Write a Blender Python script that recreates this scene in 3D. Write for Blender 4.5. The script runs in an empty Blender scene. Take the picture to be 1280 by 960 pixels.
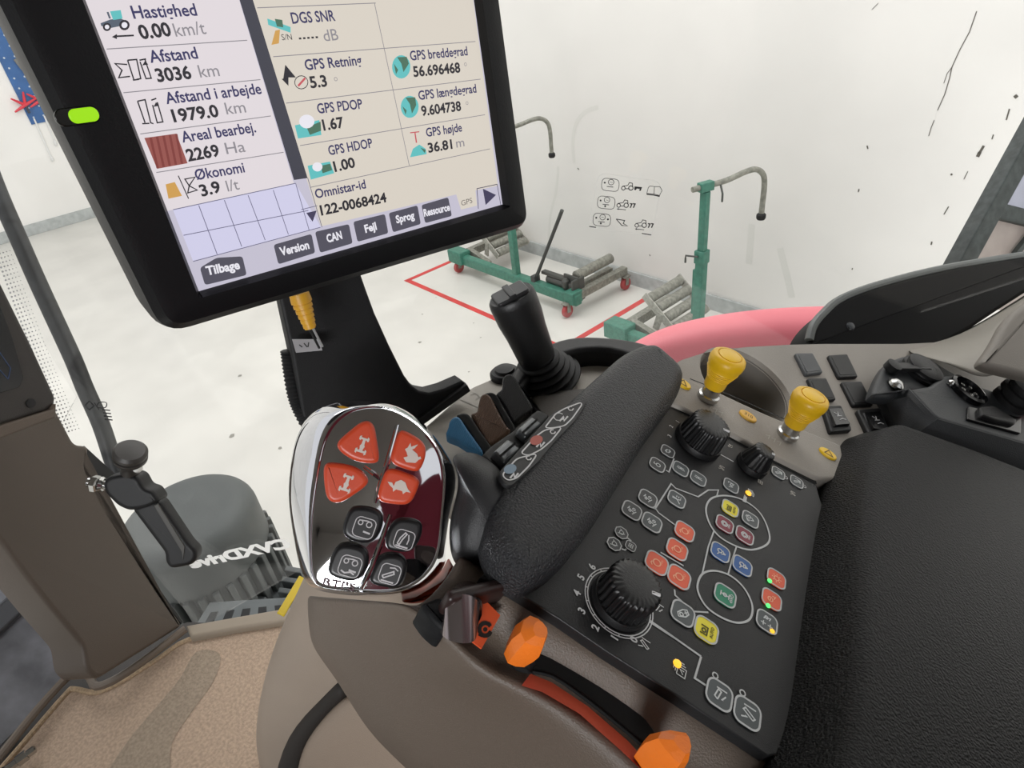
import bpy, bmesh, math, random
from mathutils import Vector, Matrix
random.seed(7)
C = bpy.context.scene.collection
sc = bpy.context.scene
# ------------------------------------------------------------------ camera, light, exposure
F = 800.0                                   # focal length in pixels of a 1280 px wide frame
CAMZ = 2.5                                  # eye height in a tractor seat above the workshop floor
_Dn = Vector((162, 1196, 800)).normalized() # world down, seen from the camera (x right, y down, z ahead)
_Ru = Vector((510, -438, 800))
_Rt = (_Ru - _Ru.dot(_Dn)*_Dn).normalized() # world Y: tractor's right
_Bk = _Dn.cross(_Rt)                        # world X: tractor's rear
CAM = Vector((0, 0, CAMZ))
def cw(v):
    v = Vector(v); return Vector((v.dot(_Bk), v.dot(_Rt), -v.dot(_Dn)))
cam = bpy.data.objects.new('camera', bpy.data.cameras.new('camera')); C.objects.link(cam)
cam.data.sensor_width = 36; cam.data.lens = F/1280*36; cam.data.clip_start = .01; cam.data.clip_end = 200
_cx, _cy, _cz = cw((1,0,0)), cw((0,-1,0)), cw((0,0,-1))
cam.matrix_world = Matrix(((_cx.x,_cy.x,_cz.x,CAM.x),(_cx.y,_cy.y,_cz.y,CAM.y),(_cx.z,_cy.z,_cz.z,CAM.z),(0,0,0,1)))
sc.camera = cam
sc.view_settings.view_transform = 'Standard'; sc.view_settings.look = 'None'
sc.view_settings.exposure = 0.0; sc.view_settings.gamma = 1.0; sc.view_settings.use_curve_mapping = False
w = bpy.data.worlds.new('world'); sc.world = w; w.use_nodes = True
w.node_tree.nodes['Background'].inputs[0].default_value = (.97, .98, 1.0, 1)
w.node_tree.nodes['Background'].inputs[1].default_value = 0.80
def area(name, loc, target, size, power, col=(1,1,1)):
    l = bpy.data.lights.new(name, 'AREA'); l.energy = power; l.size = size; l.color = col; l.shape = 'SQUARE'
    o = bpy.data.objects.new(name, l); C.objects.link(o); o.location = loc
    o.rotation_euler = (Vector(target)-Vector(loc)).to_track_quat('-Z', 'Y').to_euler(); return o
area('workshop_lamp', (-1.0, 3.6, 6.2), (-2.0, 3.6, 0), 3.0, 120, (1,.99,.97))
area('workshop_lamp', (-4.5, 3.0, 6.2), (-4.5, 3.0, 0), 3.0, 110, (1,.99,.97))
area('added_side_fill', (1.7, -4.2, 3.85), (-.4, 0, 2.1), 2.2, 430, (.98,.99,1))  # added fill from the left, no gate there, brightens the console sides
# ------------------------------------------------------------------ materials
def lin(c): return tuple(((x/255)/12.92 if x <= 10 else (((x/255)+.055)/1.055)**2.4) for x in c)
_mats = {}
def M(name, rgb, rough=.5, metal=0.0, noise=0.0, nscale=60, bump=0.0, bscale=400, emit=0.0, coat=0.0, spec=.5, dirt=None):
    """rgb in sRGB 0..255; noise varies the colour, bump grains the surface"""
    if name in _mats: return _mats[name]
    m = bpy.data.materials.new(name); m.use_nodes = True; nt = m.node_tree; b = nt.nodes['Principled BSDF']
    c = lin(rgb); b.inputs['Base Color'].default_value = (*c, 1)
    b.inputs['Roughness'].default_value = rough; b.inputs['Metallic'].default_value = metal
    b.inputs['Specular IOR Level'].default_value = spec
    if coat: b.inputs['Coat Weight'].default_value = coat
    if emit: b.inputs['Emission Color'].default_value = (*c, 1); b.inputs['Emission Strength'].default_value = emit
    if noise or bump or dirt:
        tc = nt.nodes.new('ShaderNodeTexCoord')
    if noise or dirt:
        n = nt.nodes.new('ShaderNodeTexNoise'); n.inputs['Scale'].default_value = nscale; n.inputs['Detail'].default_value = 6
        nt.links.new(tc.outputs['Object'], n.inputs['Vector'])
        r = nt.nodes.new('ShaderNodeValToRGB'); r.color_ramp.elements[0].position = .35; r.color_ramp.elements[1].position = .65
        k = noise if noise else .3
        d0 = lin(dirt) if dirt else tuple(x*(1-k) for x in c)
        r.color_ramp.elements[0].color = (*d0, 1)
        r.color_ramp.elements[1].color = (*(c if dirt else tuple(min(1, x*(1+k)) for x in c)), 1)
        nt.links.new(n.outputs['Fac'], r.inputs['Fac']); nt.links.new(r.outputs['Color'], b.inputs['Base Color'])
    if bump:
        n2 = nt.nodes.new('ShaderNodeTexNoise'); n2.inputs['Scale'].default_value = bscale; n2.inputs['Detail'].default_value = 3
        nt.links.new(tc.outputs['Object'], n2.inputs['Vector'])
        bp = nt.nodes.new('ShaderNodeBump'); bp.inputs['Strength'].default_value = bump; bp.inputs['Distance'].default_value = .002
        nt.links.new(n2.outputs['Fac'], bp.inputs['Height']); nt.links.new(bp.outputs['Normal'], b.inputs['Normal'])
    _mats[name] = m; return m
def EM(name, rgb, s=1.0):                   # a lit pixel area of a screen or a lamp
    if name in _mats: return _mats[name]
    m = bpy.data.materials.new(name); m.use_nodes = True; nt = m.node_tree; b = nt.nodes['Principled BSDF']
    b.inputs['Base Color'].default_value = (0.01,0.01,0.01,1); b.inputs['Roughness'].default_value = .25
    b.inputs['Specular IOR Level'].default_value = .3
    b.inputs['Emission Color'].default_value = (*lin(rgb), 1); b.inputs['Emission Strength'].default_value = s
    _mats[name] = m; return m
# ------------------------------------------------------------------ geometry helpers
def ray(px, py): return cw(((px-640)/F, (py-480)/F, 1))
def P(px, py, d): return CAM + ray(px, py)*d
class Pl:
    """a plane in the place, with local x, y and a normal"""
    def __init__(s, o, X, Y):
        s.o = Vector(o); s.X = Vector(X).normalized(); Y = Vector(Y); s.Y = (Y - Y.dot(s.X)*s.X).normalized(); s.N = s.X.cross(s.Y)
    def off(s, h): return Pl(s.o + s.N*h, s.X, s.Y)
    def hit(s, px, py, h=0):
        r = ray(px, py); o = s.o + s.N*h; t = (o-CAM).dot(s.N)/r.dot(s.N); return CAM + r*t
    def uv(s, px, py, h=0):
        p = s.hit(px, py, h) - s.o; return (p.dot(s.X), p.dot(s.Y))
    def at(s, u, v, h=0): return s.o + s.X*u + s.Y*v + s.N*h
def Hz(z): return Pl((0,0,z), (1,0,0), (0,1,0))
def pl3(a, b, c):
    A, B, D = P(*a), P(*b), P(*c); p = Pl(A, B-A, D-A)
    return p if p.N.dot(CAM-A) > 0 else Pl(A, B-A, A-D)
class MB:
    def __init__(s): s.bm = bmesh.new(); s.mi = 0
    def v(s, p): return s.bm.verts.new(p)
    def f(s, vs):
        try:
            f = s.bm.faces.new(vs); f.material_index = s.mi; return f
        except ValueError: return None
    def rings(s, rings, cap0=True, cap1=True, closed=True):
        R = [[s.v(p) for p in r] for r in rings]; n = len(R[0])
        for a, b in zip(R, R[1:]):
            for i in range(n if closed else n-1):
                j = (i+1) % n; s.f((a[i], a[j], b[j], b[i]))
        if closed and cap0: s.f(list(reversed(R[0])))
        if closed and cap1: s.f(R[-1])
        return R
    def prism(s, pts, pl, h0, h1, c=0.0, steps=3):
        """outline pts (plane coordinates) from h0 up to h1 with a rounded upper rim of radius c"""
        if area2(pts) < 0: pts = list(reversed(pts))
        if c > 0:
            keep = []
            for p in pts:
                if not keep or math.hypot(p[0]-keep[-1][0], p[1]-keep[-1][1]) > c*.12: keep.append(p)
            if math.hypot(keep[0][0]-keep[-1][0], keep[0][1]-keep[-1][1]) < c*.12: keep.pop()
            pts = keep
        rr = [[pl.at(u, v, h0) for u, v in pts]]; lim = inset_limits(pts, c*1.2) if c > 0 else None
        if c > 0:
            for k in range(steps+1):
                a = math.pi/2*k/steps
                q = inset(pts, c*(1-math.cos(a)), lim); rr.append([pl.at(u, v, h1-c+c*math.sin(a)) for u, v in q])
            rr.append([pl.at(u, v, h1) for u, v in inset(pts, c*1.2, lim)])
            q = inset(pts, c*1.2, lim); cx = sum(p[0] for p in q)/len(q); cy = sum(p[1] for p in q)/len(q)
            if all((q[i-1][0]-cx)*(q[i][1]-cy)-(q[i-1][1]-cy)*(q[i][0]-cx) > -1e-7 for i in range(len(q))):
                R_ = s.rings(rr, True, False); ce = s.v(pl.at(cx, cy, h1)); L_ = R_[-1]
                for i in range(len(L_)): s.f((L_[i-1], L_[i], ce))
                return
        else: rr.append([pl.at(u, v, h1) for u, v in pts])
        s.rings(rr)
    def flat(s, pts, pl, h):
        if area2(pts) < 0: pts = list(reversed(pts))
        s.f([s.v(pl.at(u, v, h)) for u, v in pts])
    def ribbon(s, pts, wd, pl, h, closed=False):
        n = len(pts); L = []; Rr = []
        for i in range(n):
            a = pts[i-1] if (i > 0 or closed) else pts[i]; b = pts[(i+1) % n] if (i < n-1 or closed) else pts[i]
            p = pts[i]
            d1 = Vector((p[0]-a[0], p[1]-a[1])); d2 = Vector((b[0]-p[0], b[1]-p[1]))
            if d1.length < 1e-9: d1 = d2
            if d2.length < 1e-9: d2 = d1
            if d1.length < 1e-9: continue
            d1.normalize(); d2.normalize(); t = d1+d2
            if t.length < 1e-6: t = d1
            t.normalize(); nn = Vector((-t.y, t.x)); k = max(.5, abs(nn.dot(Vector((-d1.y, d1.x)))))
            q = nn*(wd/2/k)
            L.append(s.v(pl.at(p[0]+q.x, p[1]+q.y, h))); Rr.append(s.v(pl.at(p[0]-q.x, p[1]-q.y, h)))
        m = len(L)
        for i in range(m if closed else m-1):
            j = (i+1) % m; s.f((Rr[i], Rr[j], L[j], L[i]))
    def lathe(s, o, ax, prof, seg=32, flute=0, fl=0.0, cap0=True, cap1=True, squash=1.0, xref=None):
        o = Vector(o); ax = Vector(ax).normalized()
        x = Vector(xref) if xref is not None else (Vector((0,0,1)) if abs(ax.z) < .9 else Vector((1,0,0)))
        x = (x - x.dot(ax)*ax).normalized(); y = ax.cross(x)
        rr = []
        for r, h in prof:
            ring = []
            for i in range(seg):
                a = 2*math.pi*i/seg; q = r*(1+(fl if (i % flute) < flute/2 else -fl)) if flute else r
                ring.append(o + ax*h + x*(q*math.cos(a)) + y*(q*squash*math.sin(a)))
            rr.append(ring)
        s.rings(rr, cap0, cap1)
    def tube(s, pts, r, seg=12, caps=True):
        pts = [Vector(p) for p in pts]; n = len(pts); rs = r if isinstance(r, (list, tuple)) else [r]*n
        rr = []; x = None
        for i, p in enumerate(pts):
            t = (pts[min(i+1, n-1)] - pts[max(i-1, 0)]).normalized()
            if x is None: x = t.orthogonal().normalized()
            x = (x - x.dot(t)*t).normalized(); y = t.cross(x)
            rr.append([p + (x*math.cos(2*math.pi*k/seg) + y*math.sin(2*math.pi*k/seg))*rs[i] for k in range(seg)])
        s.rings(rr, caps, caps)
    def box(s, o, X, Y, Z, a, b, c, rnd=0.0):
        """box centred on o with full sizes a, b, c along X, Y, Z"""
        pl = Pl(o, X, Y); s.prism(rrect(a, b, rnd) if rnd else [(-a/2,-b/2),(a/2,-b/2),(a/2,b/2),(-a/2,b/2)], pl, -c/2, c/2, min(rnd, c*.4))
    def bar(s, a, b, wd, ht, up=(0,0,1), rnd=0.0):
        a, b = Vector(a), Vector(b); d = (b-a); L = d.length; d.normalize(); u = Vector(up); u = (u-u.dot(d)*d).normalized()
        s.box((a+b)/2, d, u.cross(d), u, L, wd, ht, rnd)
    def sheet(s, rows, thick=0.0, away=None):
        """grid of points; thick gives it a back, pushed away from the camera or along 'away'"""
        R = [[s.v(p) for p in r] for r in rows]; nr = len(R); nc = len(R[0])
        for i in range(nr-1):
            for j in range(nc-1): s.f((R[i][j], R[i][j+1], R[i+1][j+1], R[i+1][j]))
        if thick:
            B = [[s.v(p + ((Vector(away) if away is not None else (p-CAM).normalized())*thick)) for p in r] for r in rows]
            for i in range(nr-1):
                for j in range(nc-1): s.f((B[i+1][j], B[i+1][j+1], B[i][j+1], B[i][j]))
            for j in range(nc-1):
                s.f((R[0][j+1], R[0][j], B[0][j], B[0][j+1])); s.f((R[-1][j], R[-1][j+1], B[-1][j+1], B[-1][j]))
            for i in range(nr-1):
                s.f((R[i][0], R[i+1][0], B[i+1][0], B[i][0])); s.f((R[i+1][-1], R[i][-1], B[i][-1], B[i+1][-1]))
    def text(s, txt, pL, pR, pl, h, bold=.0, tall=None, natural=False):
        """text set between two points of the plane (baseline), width fitted"""
        vs, fs, wdt = glyphs(txt, bold); pL = Vector(pL); pR = Vector(pR); d = pR-pL; k = d.length/max(wdt, 1e-6); d.normalize(); nn = Vector((-d.y, d.x))
        ky = k if tall is None else tall/.72
        if natural: k = ky; pL = (pL+pR)/2-d*(wdt*k/2)
        V = [s.v(pl.at(*(pL + d*(x*k) + nn*(y*ky)), h)) for x, y in vs]
        for f in fs: s.f([V[i] for i in f])
_gl = {}
def glyphs(t, bold=0.0):
    if (t, bold) in _gl: return _gl[(t, bold)]
    cu = bpy.data.curves.new('lettering', 'FONT'); cu.body = t; cu.fill_mode = 'FRONT'; cu.offset = bold; cu.resolution_u = 3
    o = bpy.data.objects.new('lettering', cu); C.objects.link(o)
    dg = bpy.context.evaluated_depsgraph_get(); me = o.evaluated_get(dg).to_mesh()
    vs = [(v.co.x, v.co.y) for v in me.vertices]; fs = [tuple(p.vertices) for p in me.polygons]
    o.evaluated_get(dg).to_mesh_clear(); bpy.data.objects.remove(o); bpy.data.curves.remove(cu)
    x0 = min(v[0] for v in vs); x1 = max(v[0] for v in vs); vs = [(x-x0, y) for x, y in vs]
    _gl[(t, bold)] = (vs, fs, x1-x0); return _gl[(t, bold)]
def area2(p): return sum(p[i-1][0]*p[i][1]-p[i][0]*p[i-1][1] for i in range(len(p)))
def inset_limits(pts, cmax):
    """inward direction of every corner and how far it may go before meeting the middle of the outline"""
    n = len(pts); P_ = [Vector(p) for p in pts]; out = []
    seg = [(P_[i].x, P_[i].y, P_[(i+1) % n].x-P_[i].x, P_[(i+1) % n].y-P_[i].y) for i in range(n)]; seg = [(a, b, c, d, max(c*c+d*d, 1e-18)) for a, b, c, d in seg]
    for i in range(n):
        p = P_[i]; a = i-1
        while (P_[a]-p).length < 1e-6 and a > i-n: a -= 1
        b = i+1
        while (P_[b % n]-p).length < 1e-6 and b < i+n: b += 1
        d1 = (p-P_[a]).normalized(); d2 = (P_[b % n]-p).normalized(); n1 = Vector((-d1.y, d1.x)); m_ = n1+Vector((-d2.y, d2.x))
        if m_.length < 1e-6: m_ = n1
        m_.normalize(); m_ = m_/max(.45, m_.dot(n1))
        def ok(t):
            x, y = p.x+m_.x*t, p.y+m_.y*t; lim = (t*.95)**2
            for q, r, c, d, l in seg:
                u = ((x-q)*c+(y-r)*d)/l; u = 0 if u < 0 else 1 if u > 1 else u
                if (q+c*u-x)**2+(r+d*u-y)**2 < lim: return False
            return True
        if ok(cmax): t = cmax
        else:
            lo, hi = 0.0, cmax
            for _ in range(9):
                md = (lo+hi)/2
                if ok(md): lo = md
                else: hi = md
            t = lo
        out.append((m_, t))
    return out
def inset(pts, c, lim=None):
    if abs(c) < 1e-9: return list(pts)
    lim = lim or inset_limits(pts, c)
    return [(p[0]+m_.x*min(c, t), p[1]+m_.y*min(c, t)) for p, (m_, t) in zip(pts, lim)]
def rrect(a, b, r, n=5, cx=0, cy=0):
    r = min(r, a/2*.999, b/2*.999); o = []
    for sx, sy, a0 in ((1,1,0),(-1,1,90),(-1,-1,180),(1,-1,270)):
        for k in range(n+1):
            t = math.radians(a0+90*k/n); o.append((cx+sx*(a/2-r)+r*math.cos(t), cy+sy*(b/2-r)+r*math.sin(t)))
    return o
def rpoly(pts, r, n=4):
    """polygon with rounded corners; r one radius or one per corner"""
    m = len(pts); o = []
    for i in range(m):
        a, p, b = Vector(pts[i-1]), Vector(pts[i]), Vector(pts[(i+1) % m]); ri = r[i] if isinstance(r, (list, tuple)) else r
        k1 = min(ri, (a-p).length*.49); k2 = min(ri, (b-p).length*.49); s, e = p+(a-p).normalized()*k1, p+(b-p).normalized()*k2
        for k in range(n+1):
            t = k/n; o.append(tuple(s*(1-t)**2 + p*2*t*(1-t) + e*t*t))
    return o
def cat(pts, n=4, closed=True):
    """Catmull-Rom through points of any dimension"""
    P_ = [Vector(p) for p in pts]; m = len(P_); o = []
    for i in range(m if closed else m-1):
        g = lambda k: P_[k % m] if closed else P_[max(0, min(m-1, k))]
        a, b, c, d = g(i-1), g(i), g(i+1), g(i+2)
        for k in range(n):
            t = k/n; o.append(.5*((2*b)+(c-a)*t+(2*a-5*b+4*c-d)*t*t+(3*b-a-3*c+d)*t**3))
    if not closed: o.append(P_[-1])
    return o
def circ(cx, cy, r, n=20, ry=None): return [(cx+r*math.cos(2*math.pi*k/n), cy+(ry or r)*math.sin(2*math.pi*k/n)) for k in range(n)]
# ------------------------------------------------------------------ object helpers
def root(name, label, cat_, loc, group=None):
    o = bpy.data.objects.new(name, None); o.empty_display_size = .02; C.objects.link(o); o.location = loc
    o['label'] = label; o['category'] = cat_
    if group: o['group'] = group
    return o
def base_of(o):
    while o.parent: o = o.parent
    return o.location
def obj(name, mb, mats, parent=None, sharp=35, sub=0, loc=None):
    """mesh built in place coordinates; its origin goes to its thing's base (or to loc)"""
    off = base_of(parent) if parent else Vector(loc if loc is not None else (0,0,0))
    bm = mb.bm; bmesh.ops.remove_doubles(bm, verts=bm.verts, dist=8e-6)
    bmesh.ops.translate(bm, verts=bm.verts, vec=-Vector(off))
    me = bpy.data.meshes.new(name); bm.normal_update(); bm.to_mesh(me); bm.free()
    for m in (mats if isinstance(mats, (list, tuple)) else [mats]): me.materials.append(m)
    me.polygons.foreach_set('use_smooth', [bool(sub) or len(p.vertices) <= 4 for p in me.polygons])
    if sharp and not sub: me.set_sharp_from_angle(angle=math.radians(sharp))
    o = bpy.data.objects.new(name, me); C.objects.link(o)
    if parent: o.parent = parent
    else: o.location = off
    if sub:
        md = o.modifiers.new('subdivision', 'SUBSURF'); md.levels = sub; md.render_levels = sub
    return o
def fixn(mb): bmesh.ops.recalc_face_normals(mb.bm, faces=mb.bm.faces); return mb
def tag(o, label, cat_, group=None):
    o['label'] = label; o['category'] = cat_
    if group: o['group'] = group
    return o
def struct(o): o['kind'] = 'structure'; return o
# ------------------------------------------------------------------ the workshop behind the glass
AX = Vector((.94454, -.32840, 0)); BX = Vector((.32840, .94454, 0)); UP = Vector((0,0,1))
def G(a, b, z=0): return AX*a + BX*b + UP*z
white_wall = M('wall_paint', (236,234,229), .65, noise=.03, nscale=1.5)
conc = M('floor_paint', (216,214,207), .35, noise=.05, nscale=2.2)
skirt = M('baseboard_grey', (176,180,178), .6, noise=.12, nscale=14)
mark = M('wall_scuff', (96,92,84), .8)
shadow_smudge = M('wall_shadow_smudge', (228,227,221), .8)
WB = 4.05; WA = -11.2
m = MB(); m.flat([(-13,-12),(10,-12),(10,10),(-13,10)], Hz(0), 0)
spk = MB()
m.mi = 1
for px, py, s in ((640,380,3),(528,393,3),(601,422,3),(592,404,2),(545,372,2),(586,465,3),(525,428,5),(350,560,5),(300,470,6),(410,440,5),(330,640,4),(290,545,7)):
    u, v = Hz(0).uv(px, py); k = s*.004; m.flat([(u+k*random.uniform(.5,1)*math.cos(t), v+k*random.uniform(.4,1)*math.sin(t)) for t in (0,.9,1.8,2.7,3.6,4.5,5.4)], Hz(0), .0015)
struct(obj('floor', m, [conc, M('floor_speck', (150,148,140), .8)], sharp=0))
wr = Pl(G(0, WB, 0), AX, UP)               # normal = AX x UP = -BX, towards the room
m = MB(); m.prism([(WA-.2, -.05), (6, -.05), (6, 7), (WA-.2, 7)], wr, -.2, 0)
def crack(pts, wd, mi=1):
    m.mi = mi; m.ribbon([wr.uv(*p) for p in pts], wd, wr, .002)
crack([(1221,14),(1212,40),(1200,62),(1190,84),(1187,98),(1181,118),(1172,138)], 0.0044)
crack([(1190,84),(1184,92),(1180,104)], 0.0033); crack([(1168,150),(1164,160),(1161,170)], 0.0039)
crack([(1230,182),(1224,192)], 0.0121); crack([(1225,190),(1222,196)], 0.0165); crack([(1262,136),(1258,150)], 0.0066)
crack([(1268,122),(1272,119)], 0.0165); crack([(1084,182),(1085,186)], 0.0077); crack([(1074,236),(1073,240)], 0.0077); crack([(1189,217),(1190,219)], 0.0099)
crack([(1186,258),(1180,268)], 0.0055); crack([(1165,302),(1164,306)], 0.0077); crack([(1066,335),(1065,337)], 0.0066); crack([(1242,168),(1240,174)], 0.0055)
crack([(1210,214),(1205,224)], 0.0039); crack([(1098,4),(1090,12)], 0.0033); crack([(812,318),(813,320)], 0.0083); crack([(722,210),(724,212)], 0.0083)
m.mi = 2  # soft dolly mast shadows painted on the wall, plus two faint smudges
for pts, wd in (([(718,204),(716,180),(720,155),(732,140),(748,134)], .035), ([(698,208),(695,240),(688,270),(686,305)], .03), ([(975,310),(985,350),(990,372)], .05), ([(940,280),(936,330)], .05)):
    m.ribbon([tuple(p) for p in cat([wr.uv(*p) for p in pts], 5, False)], wd, wr, .001)
struct(obj('wall_right', m, [white_wall, mark, shadow_smudge], sharp=30))
wl = Pl(G(WA, 0, 0), BX, UP)
m = MB(); m.prism([(-12,-.05),(WB+.1,-.05),(WB+.1,7),(-12,7)], wl, -.2, 0); struct(obj('wall_left', m, white_wall, sharp=30))
m = MB(); m.box(G(-3, WB-.012, .06), AX, BX, UP, 16.3, .024, .13, .006); struct(obj('baseboard_right', m, skirt))
m = MB(); m.box(G(WA+.012, -2, .075), BX, AX, UP, 12, .024, .15, .006); struct(obj('baseboard_left', m, skirt))
# red tape on the floor
red_tape = M('red_tape', (206,58,56), .5, noise=.12, nscale=8)
m = MB()
for a, b in (((-5.14,2.885),(-2.9,2.885)), ((-5.14,2.86),(-5.14,4.0)), ((-3.035,2.9),(-3.035,4.0))):
    A, B = G(*a), G(*b); d = (B-A).normalized(); m.box((A+B)/2+UP*.0015, d, UP.cross(d), UP, (B-A).length, .05, .003)
tag(obj('floor_marking', m, red_tape), 'red tape outline stuck to the white workshop floor round the wheel dolly', 'floor marking')
# wheel dollies
green = M('dolly_green', (66,124,106), .45, noise=.15, nscale=30); steel = M('dolly_steel', (142,142,132), .5, .3, noise=.25, nscale=40)
dark_steel = M('dolly_dark_steel', (84,86,82), .5, .3); caster_red = M('caster_red', (176,74,74), .5); black_rub = M('black_rubber', (28,28,29), .7)
def wheel_dolly(label, mx=0.0, mh=0.0, up=True):
    R0 = root('wheel_dolly', label, 'wheel dolly', (0,0,0), 'wheel dollies by the wall')
    X, Y = Vector((1,0,0)), Vector((0,1,0))
    V = lambda x, y, z: Vector((x, y, z))
    m = MB(); m.box(V(-.06,0,.15), X, Y, UP, 1.6, .075, .085, .01); m.box(V(-.83,0,.17), X, Y, UP, .2, .13, .12, .01); m.box(V(.68,0,.17), X, Y, UP, .1, .12, .1, .01)
    obj('beam', m, green, R0)
    m = MB(); m.box(V(mx,0,.56+mh/2), X, Y, UP, .056, .056, .82+mh, .006); m.box(V(mx,0,1.12+mh), X, Y, UP, .044, .044, .50, .005)
    m.box(V(mx,0,.98+mh), X, Y, UP, .068, .068, .08, .006); m.box(V(mx-.035,0,.74+mh), X, Y, UP, .024, .04, .30, .004)
    obj('mast', m, green, R0)
    m = MB(); ad = Vector((.30,.954,0)).normalized()
    top = V(mx,0,1.40+mh); m.tube(cat([top-ad*.09, top-ad*.02, top+ad*.14, top+ad*.28+UP*.02, top+ad*.36+UP*.015, top+ad*.415-UP*.03, top+ad*.43-UP*.10, top+ad*.43-UP*.20, top+ad*.43-UP*.265], 4, False), .0165, 12)
    ar = obj('hook_arm', m, steel, R0)
    m = MB(); e = top+ad*.43-UP*.27; m.lathe(e, -UP, [(.018,-.01),(.028,0),(.028,.02),(.022,.03)], 16); obj('rubber_tip', m, black_rub, ar)
    m = MB(); m.box(top, ad, UP.cross(ad), UP, .09, .046, .05, .005); obj('sleeve', m, green, ar)
    for p, d in ((V(mx,-.04,.99+mh), V(-1,-.3,0)), (top+ad*.1, V(.6,-.5,-.7))):
        m = MB(); d.normalize(); q = p+d*.075; m.tube([p, q, q-UP*.02, q-UP*.045], .006, 8); obj('pin_handle', m, dark_steel, R0)
    # left arm with its bank of four sloping rollers
    m = MB(); m.bar(V(-.83,.05,.16), V(-.83,.62,.16), .06, .07); m.bar(V(-.76,.05,.13), V(-.55,.05,.13), .05, .06); m.bar(V(-.8,.1,.2), V(-.5,.1,.12), .05, .05)
    obj('arm', m, steel, R0)
    for k in range(4):
        m = MB(); c = V(-.74+.075*k, 0, .35-.055*k); m.lathe(c+Y*.22, Y, [(.03,0),(.038,.006),(.038,.37),(.03,.376)], 18); obj('roller', m, steel, R0)
    for yy in (.205, .6):
        m = MB(); m.bar(V(-.77,yy,.38), V(-.49,yy,.16), .012, .06, up=(0.6,0,.8), rnd=.004)
        if yy < .3: m.bar(V(-.66,.2,.14), V(-.62,.2,.28), .012, .05)
        obj('roller_bracket', m, M('bracket_grey', (176,174,164), .5, .2, noise=.2, nscale=50), R0)
    # right arm: jack, roller and outrigger
    m = MB(); m.bar(V(.70,.05,.17), V(.70,.62,.17), .06, .06); m.bar(V(.6,.05,.17), V(.6,.55,.17), .05, .05); obj('arm', m, steel, R0)
    m = MB(); m.lathe(V(.62,.10,.29), Y, [(.03,0),(.042,.006),(.042,.43),(.03,.44)], 18); obj('roller', m, steel, R0)
    m = MB(); m.box(V(.68,.06,.2), X, Y, UP, .02, .14, .2, .006); m.box(V(.61,.06,.25), X, Y, UP, .16, .02, .12, .006); obj('roller_bracket', m, dark_steel, R0)
    m = MB(); m.lathe(V(.22,.05,.22), X, [(.02,0),(.035,.01),(.035,.2),(.022,.22),(.022,.34)], 16); m.box(V(.3,.05,.27), X, Y, UP, .26, .05, .025, .006)
    m.box(V(.5,.05,.22), X, Y, UP, .08, .06, .06, .008); m.lathe(V(.46,.02,.2), UP, [(.02,0),(.03,.02),(.03,.07),(.015,.09)], 12)
    bmesh.ops.translate(m.bm, verts=m.bm.verts, vec=(.12,0,0))
    jk = obj('jack', m, dark_steel, R0)
    m = MB(); m.tube([V(.24,0,.2), V(.33,0,.36) if up else V(.33,0,.24), V(.62,0,.87) if up else V(.86,0,.42)], [.017,.014,.015], 12); m.box(V(.24,0,.2), X, Y, UP, .05, .07, .08, .006); obj('pump_handle', m, M('handle_steel', (70,74,72), .45, .4), jk)
    for x, y in ((-.84,-.02), (.66,-.06), (.72,.6)):
        m = MB(); m.lathe(V(x-.016,y,.055), X, [(.02,-.002),(.05,0),(.055,.006),(.055,.028),(.05,.034),(.02,.036)], 22); cs = obj('caster', m, caster_red, R0)
        m = MB(); m.box(V(x,y,.125), X, Y, UP, .06, .08, .012, .003)
        for s in (-1,1): m.bar(V(x+s*.026,y,.12), V(x+s*.026,y-.006,.05), .006, .035, up=(0,1,0))
        obj('fork', m, steel, cs)
    return R0
def children_of(o): return [c for c in bpy.data.objects if c.parent == o]
rzd = math.atan2(AX.y, AX.x)
for lb, mx, mh, a, b, hu in (('green wheel dolly standing whole inside the red tape, pump handle raised', 0, 0, -4.01, 3.33, True), ('green wheel dolly half hidden behind the red fender, its tall mast standing clear', -.18, -.09, -1.85, 3.13, False)):
    d = wheel_dolly(lb, mx, mh, hu); d.location = G(a, b, 0); d.rotation_euler = (0,0,rzd)
# blue tool panel on the far left wall
bp = Pl(wl.hit(20,100), wl.X, wl.Y)
q = [bp.uv(*p) for p in ((-40,20),(20,12),(78,150),(36,155))]
x1 = q[2][0]; y0 = q[2][1]
T0 = root('tool_panel', 'blue tool panel on the far white wall left of the monitor', 'tool panel', bp.at(0,0))
def bq(px, py): return bp.uv(px, py)
xr = bq(76,151)[0]; yb = (bq(76,151)[1]+bq(38,153)[1])/2; xl = bq(38,153)[0]-.0
m = MB(); xl2 = xl-.0; m.prism([(xl, yb), (xr+.35, yb), (xr+.35, yb+1.15), (xl, yb+1.15)], bp, .0, .02, .004)
m.mi = 1
for i in range(4):
    for j in range(9): m.flat(circ(xl+.06+.12*i, yb+.08+.12*j, .012, 8), bp, .0212)
obj('board', m, [M('panel_blue', (36,92,152), .5, noise=.12, nscale=6), M('panel_hole', (190,200,210), .6)], T0)
red_tool = M('tool_red', (214,40,58), .4)
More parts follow.
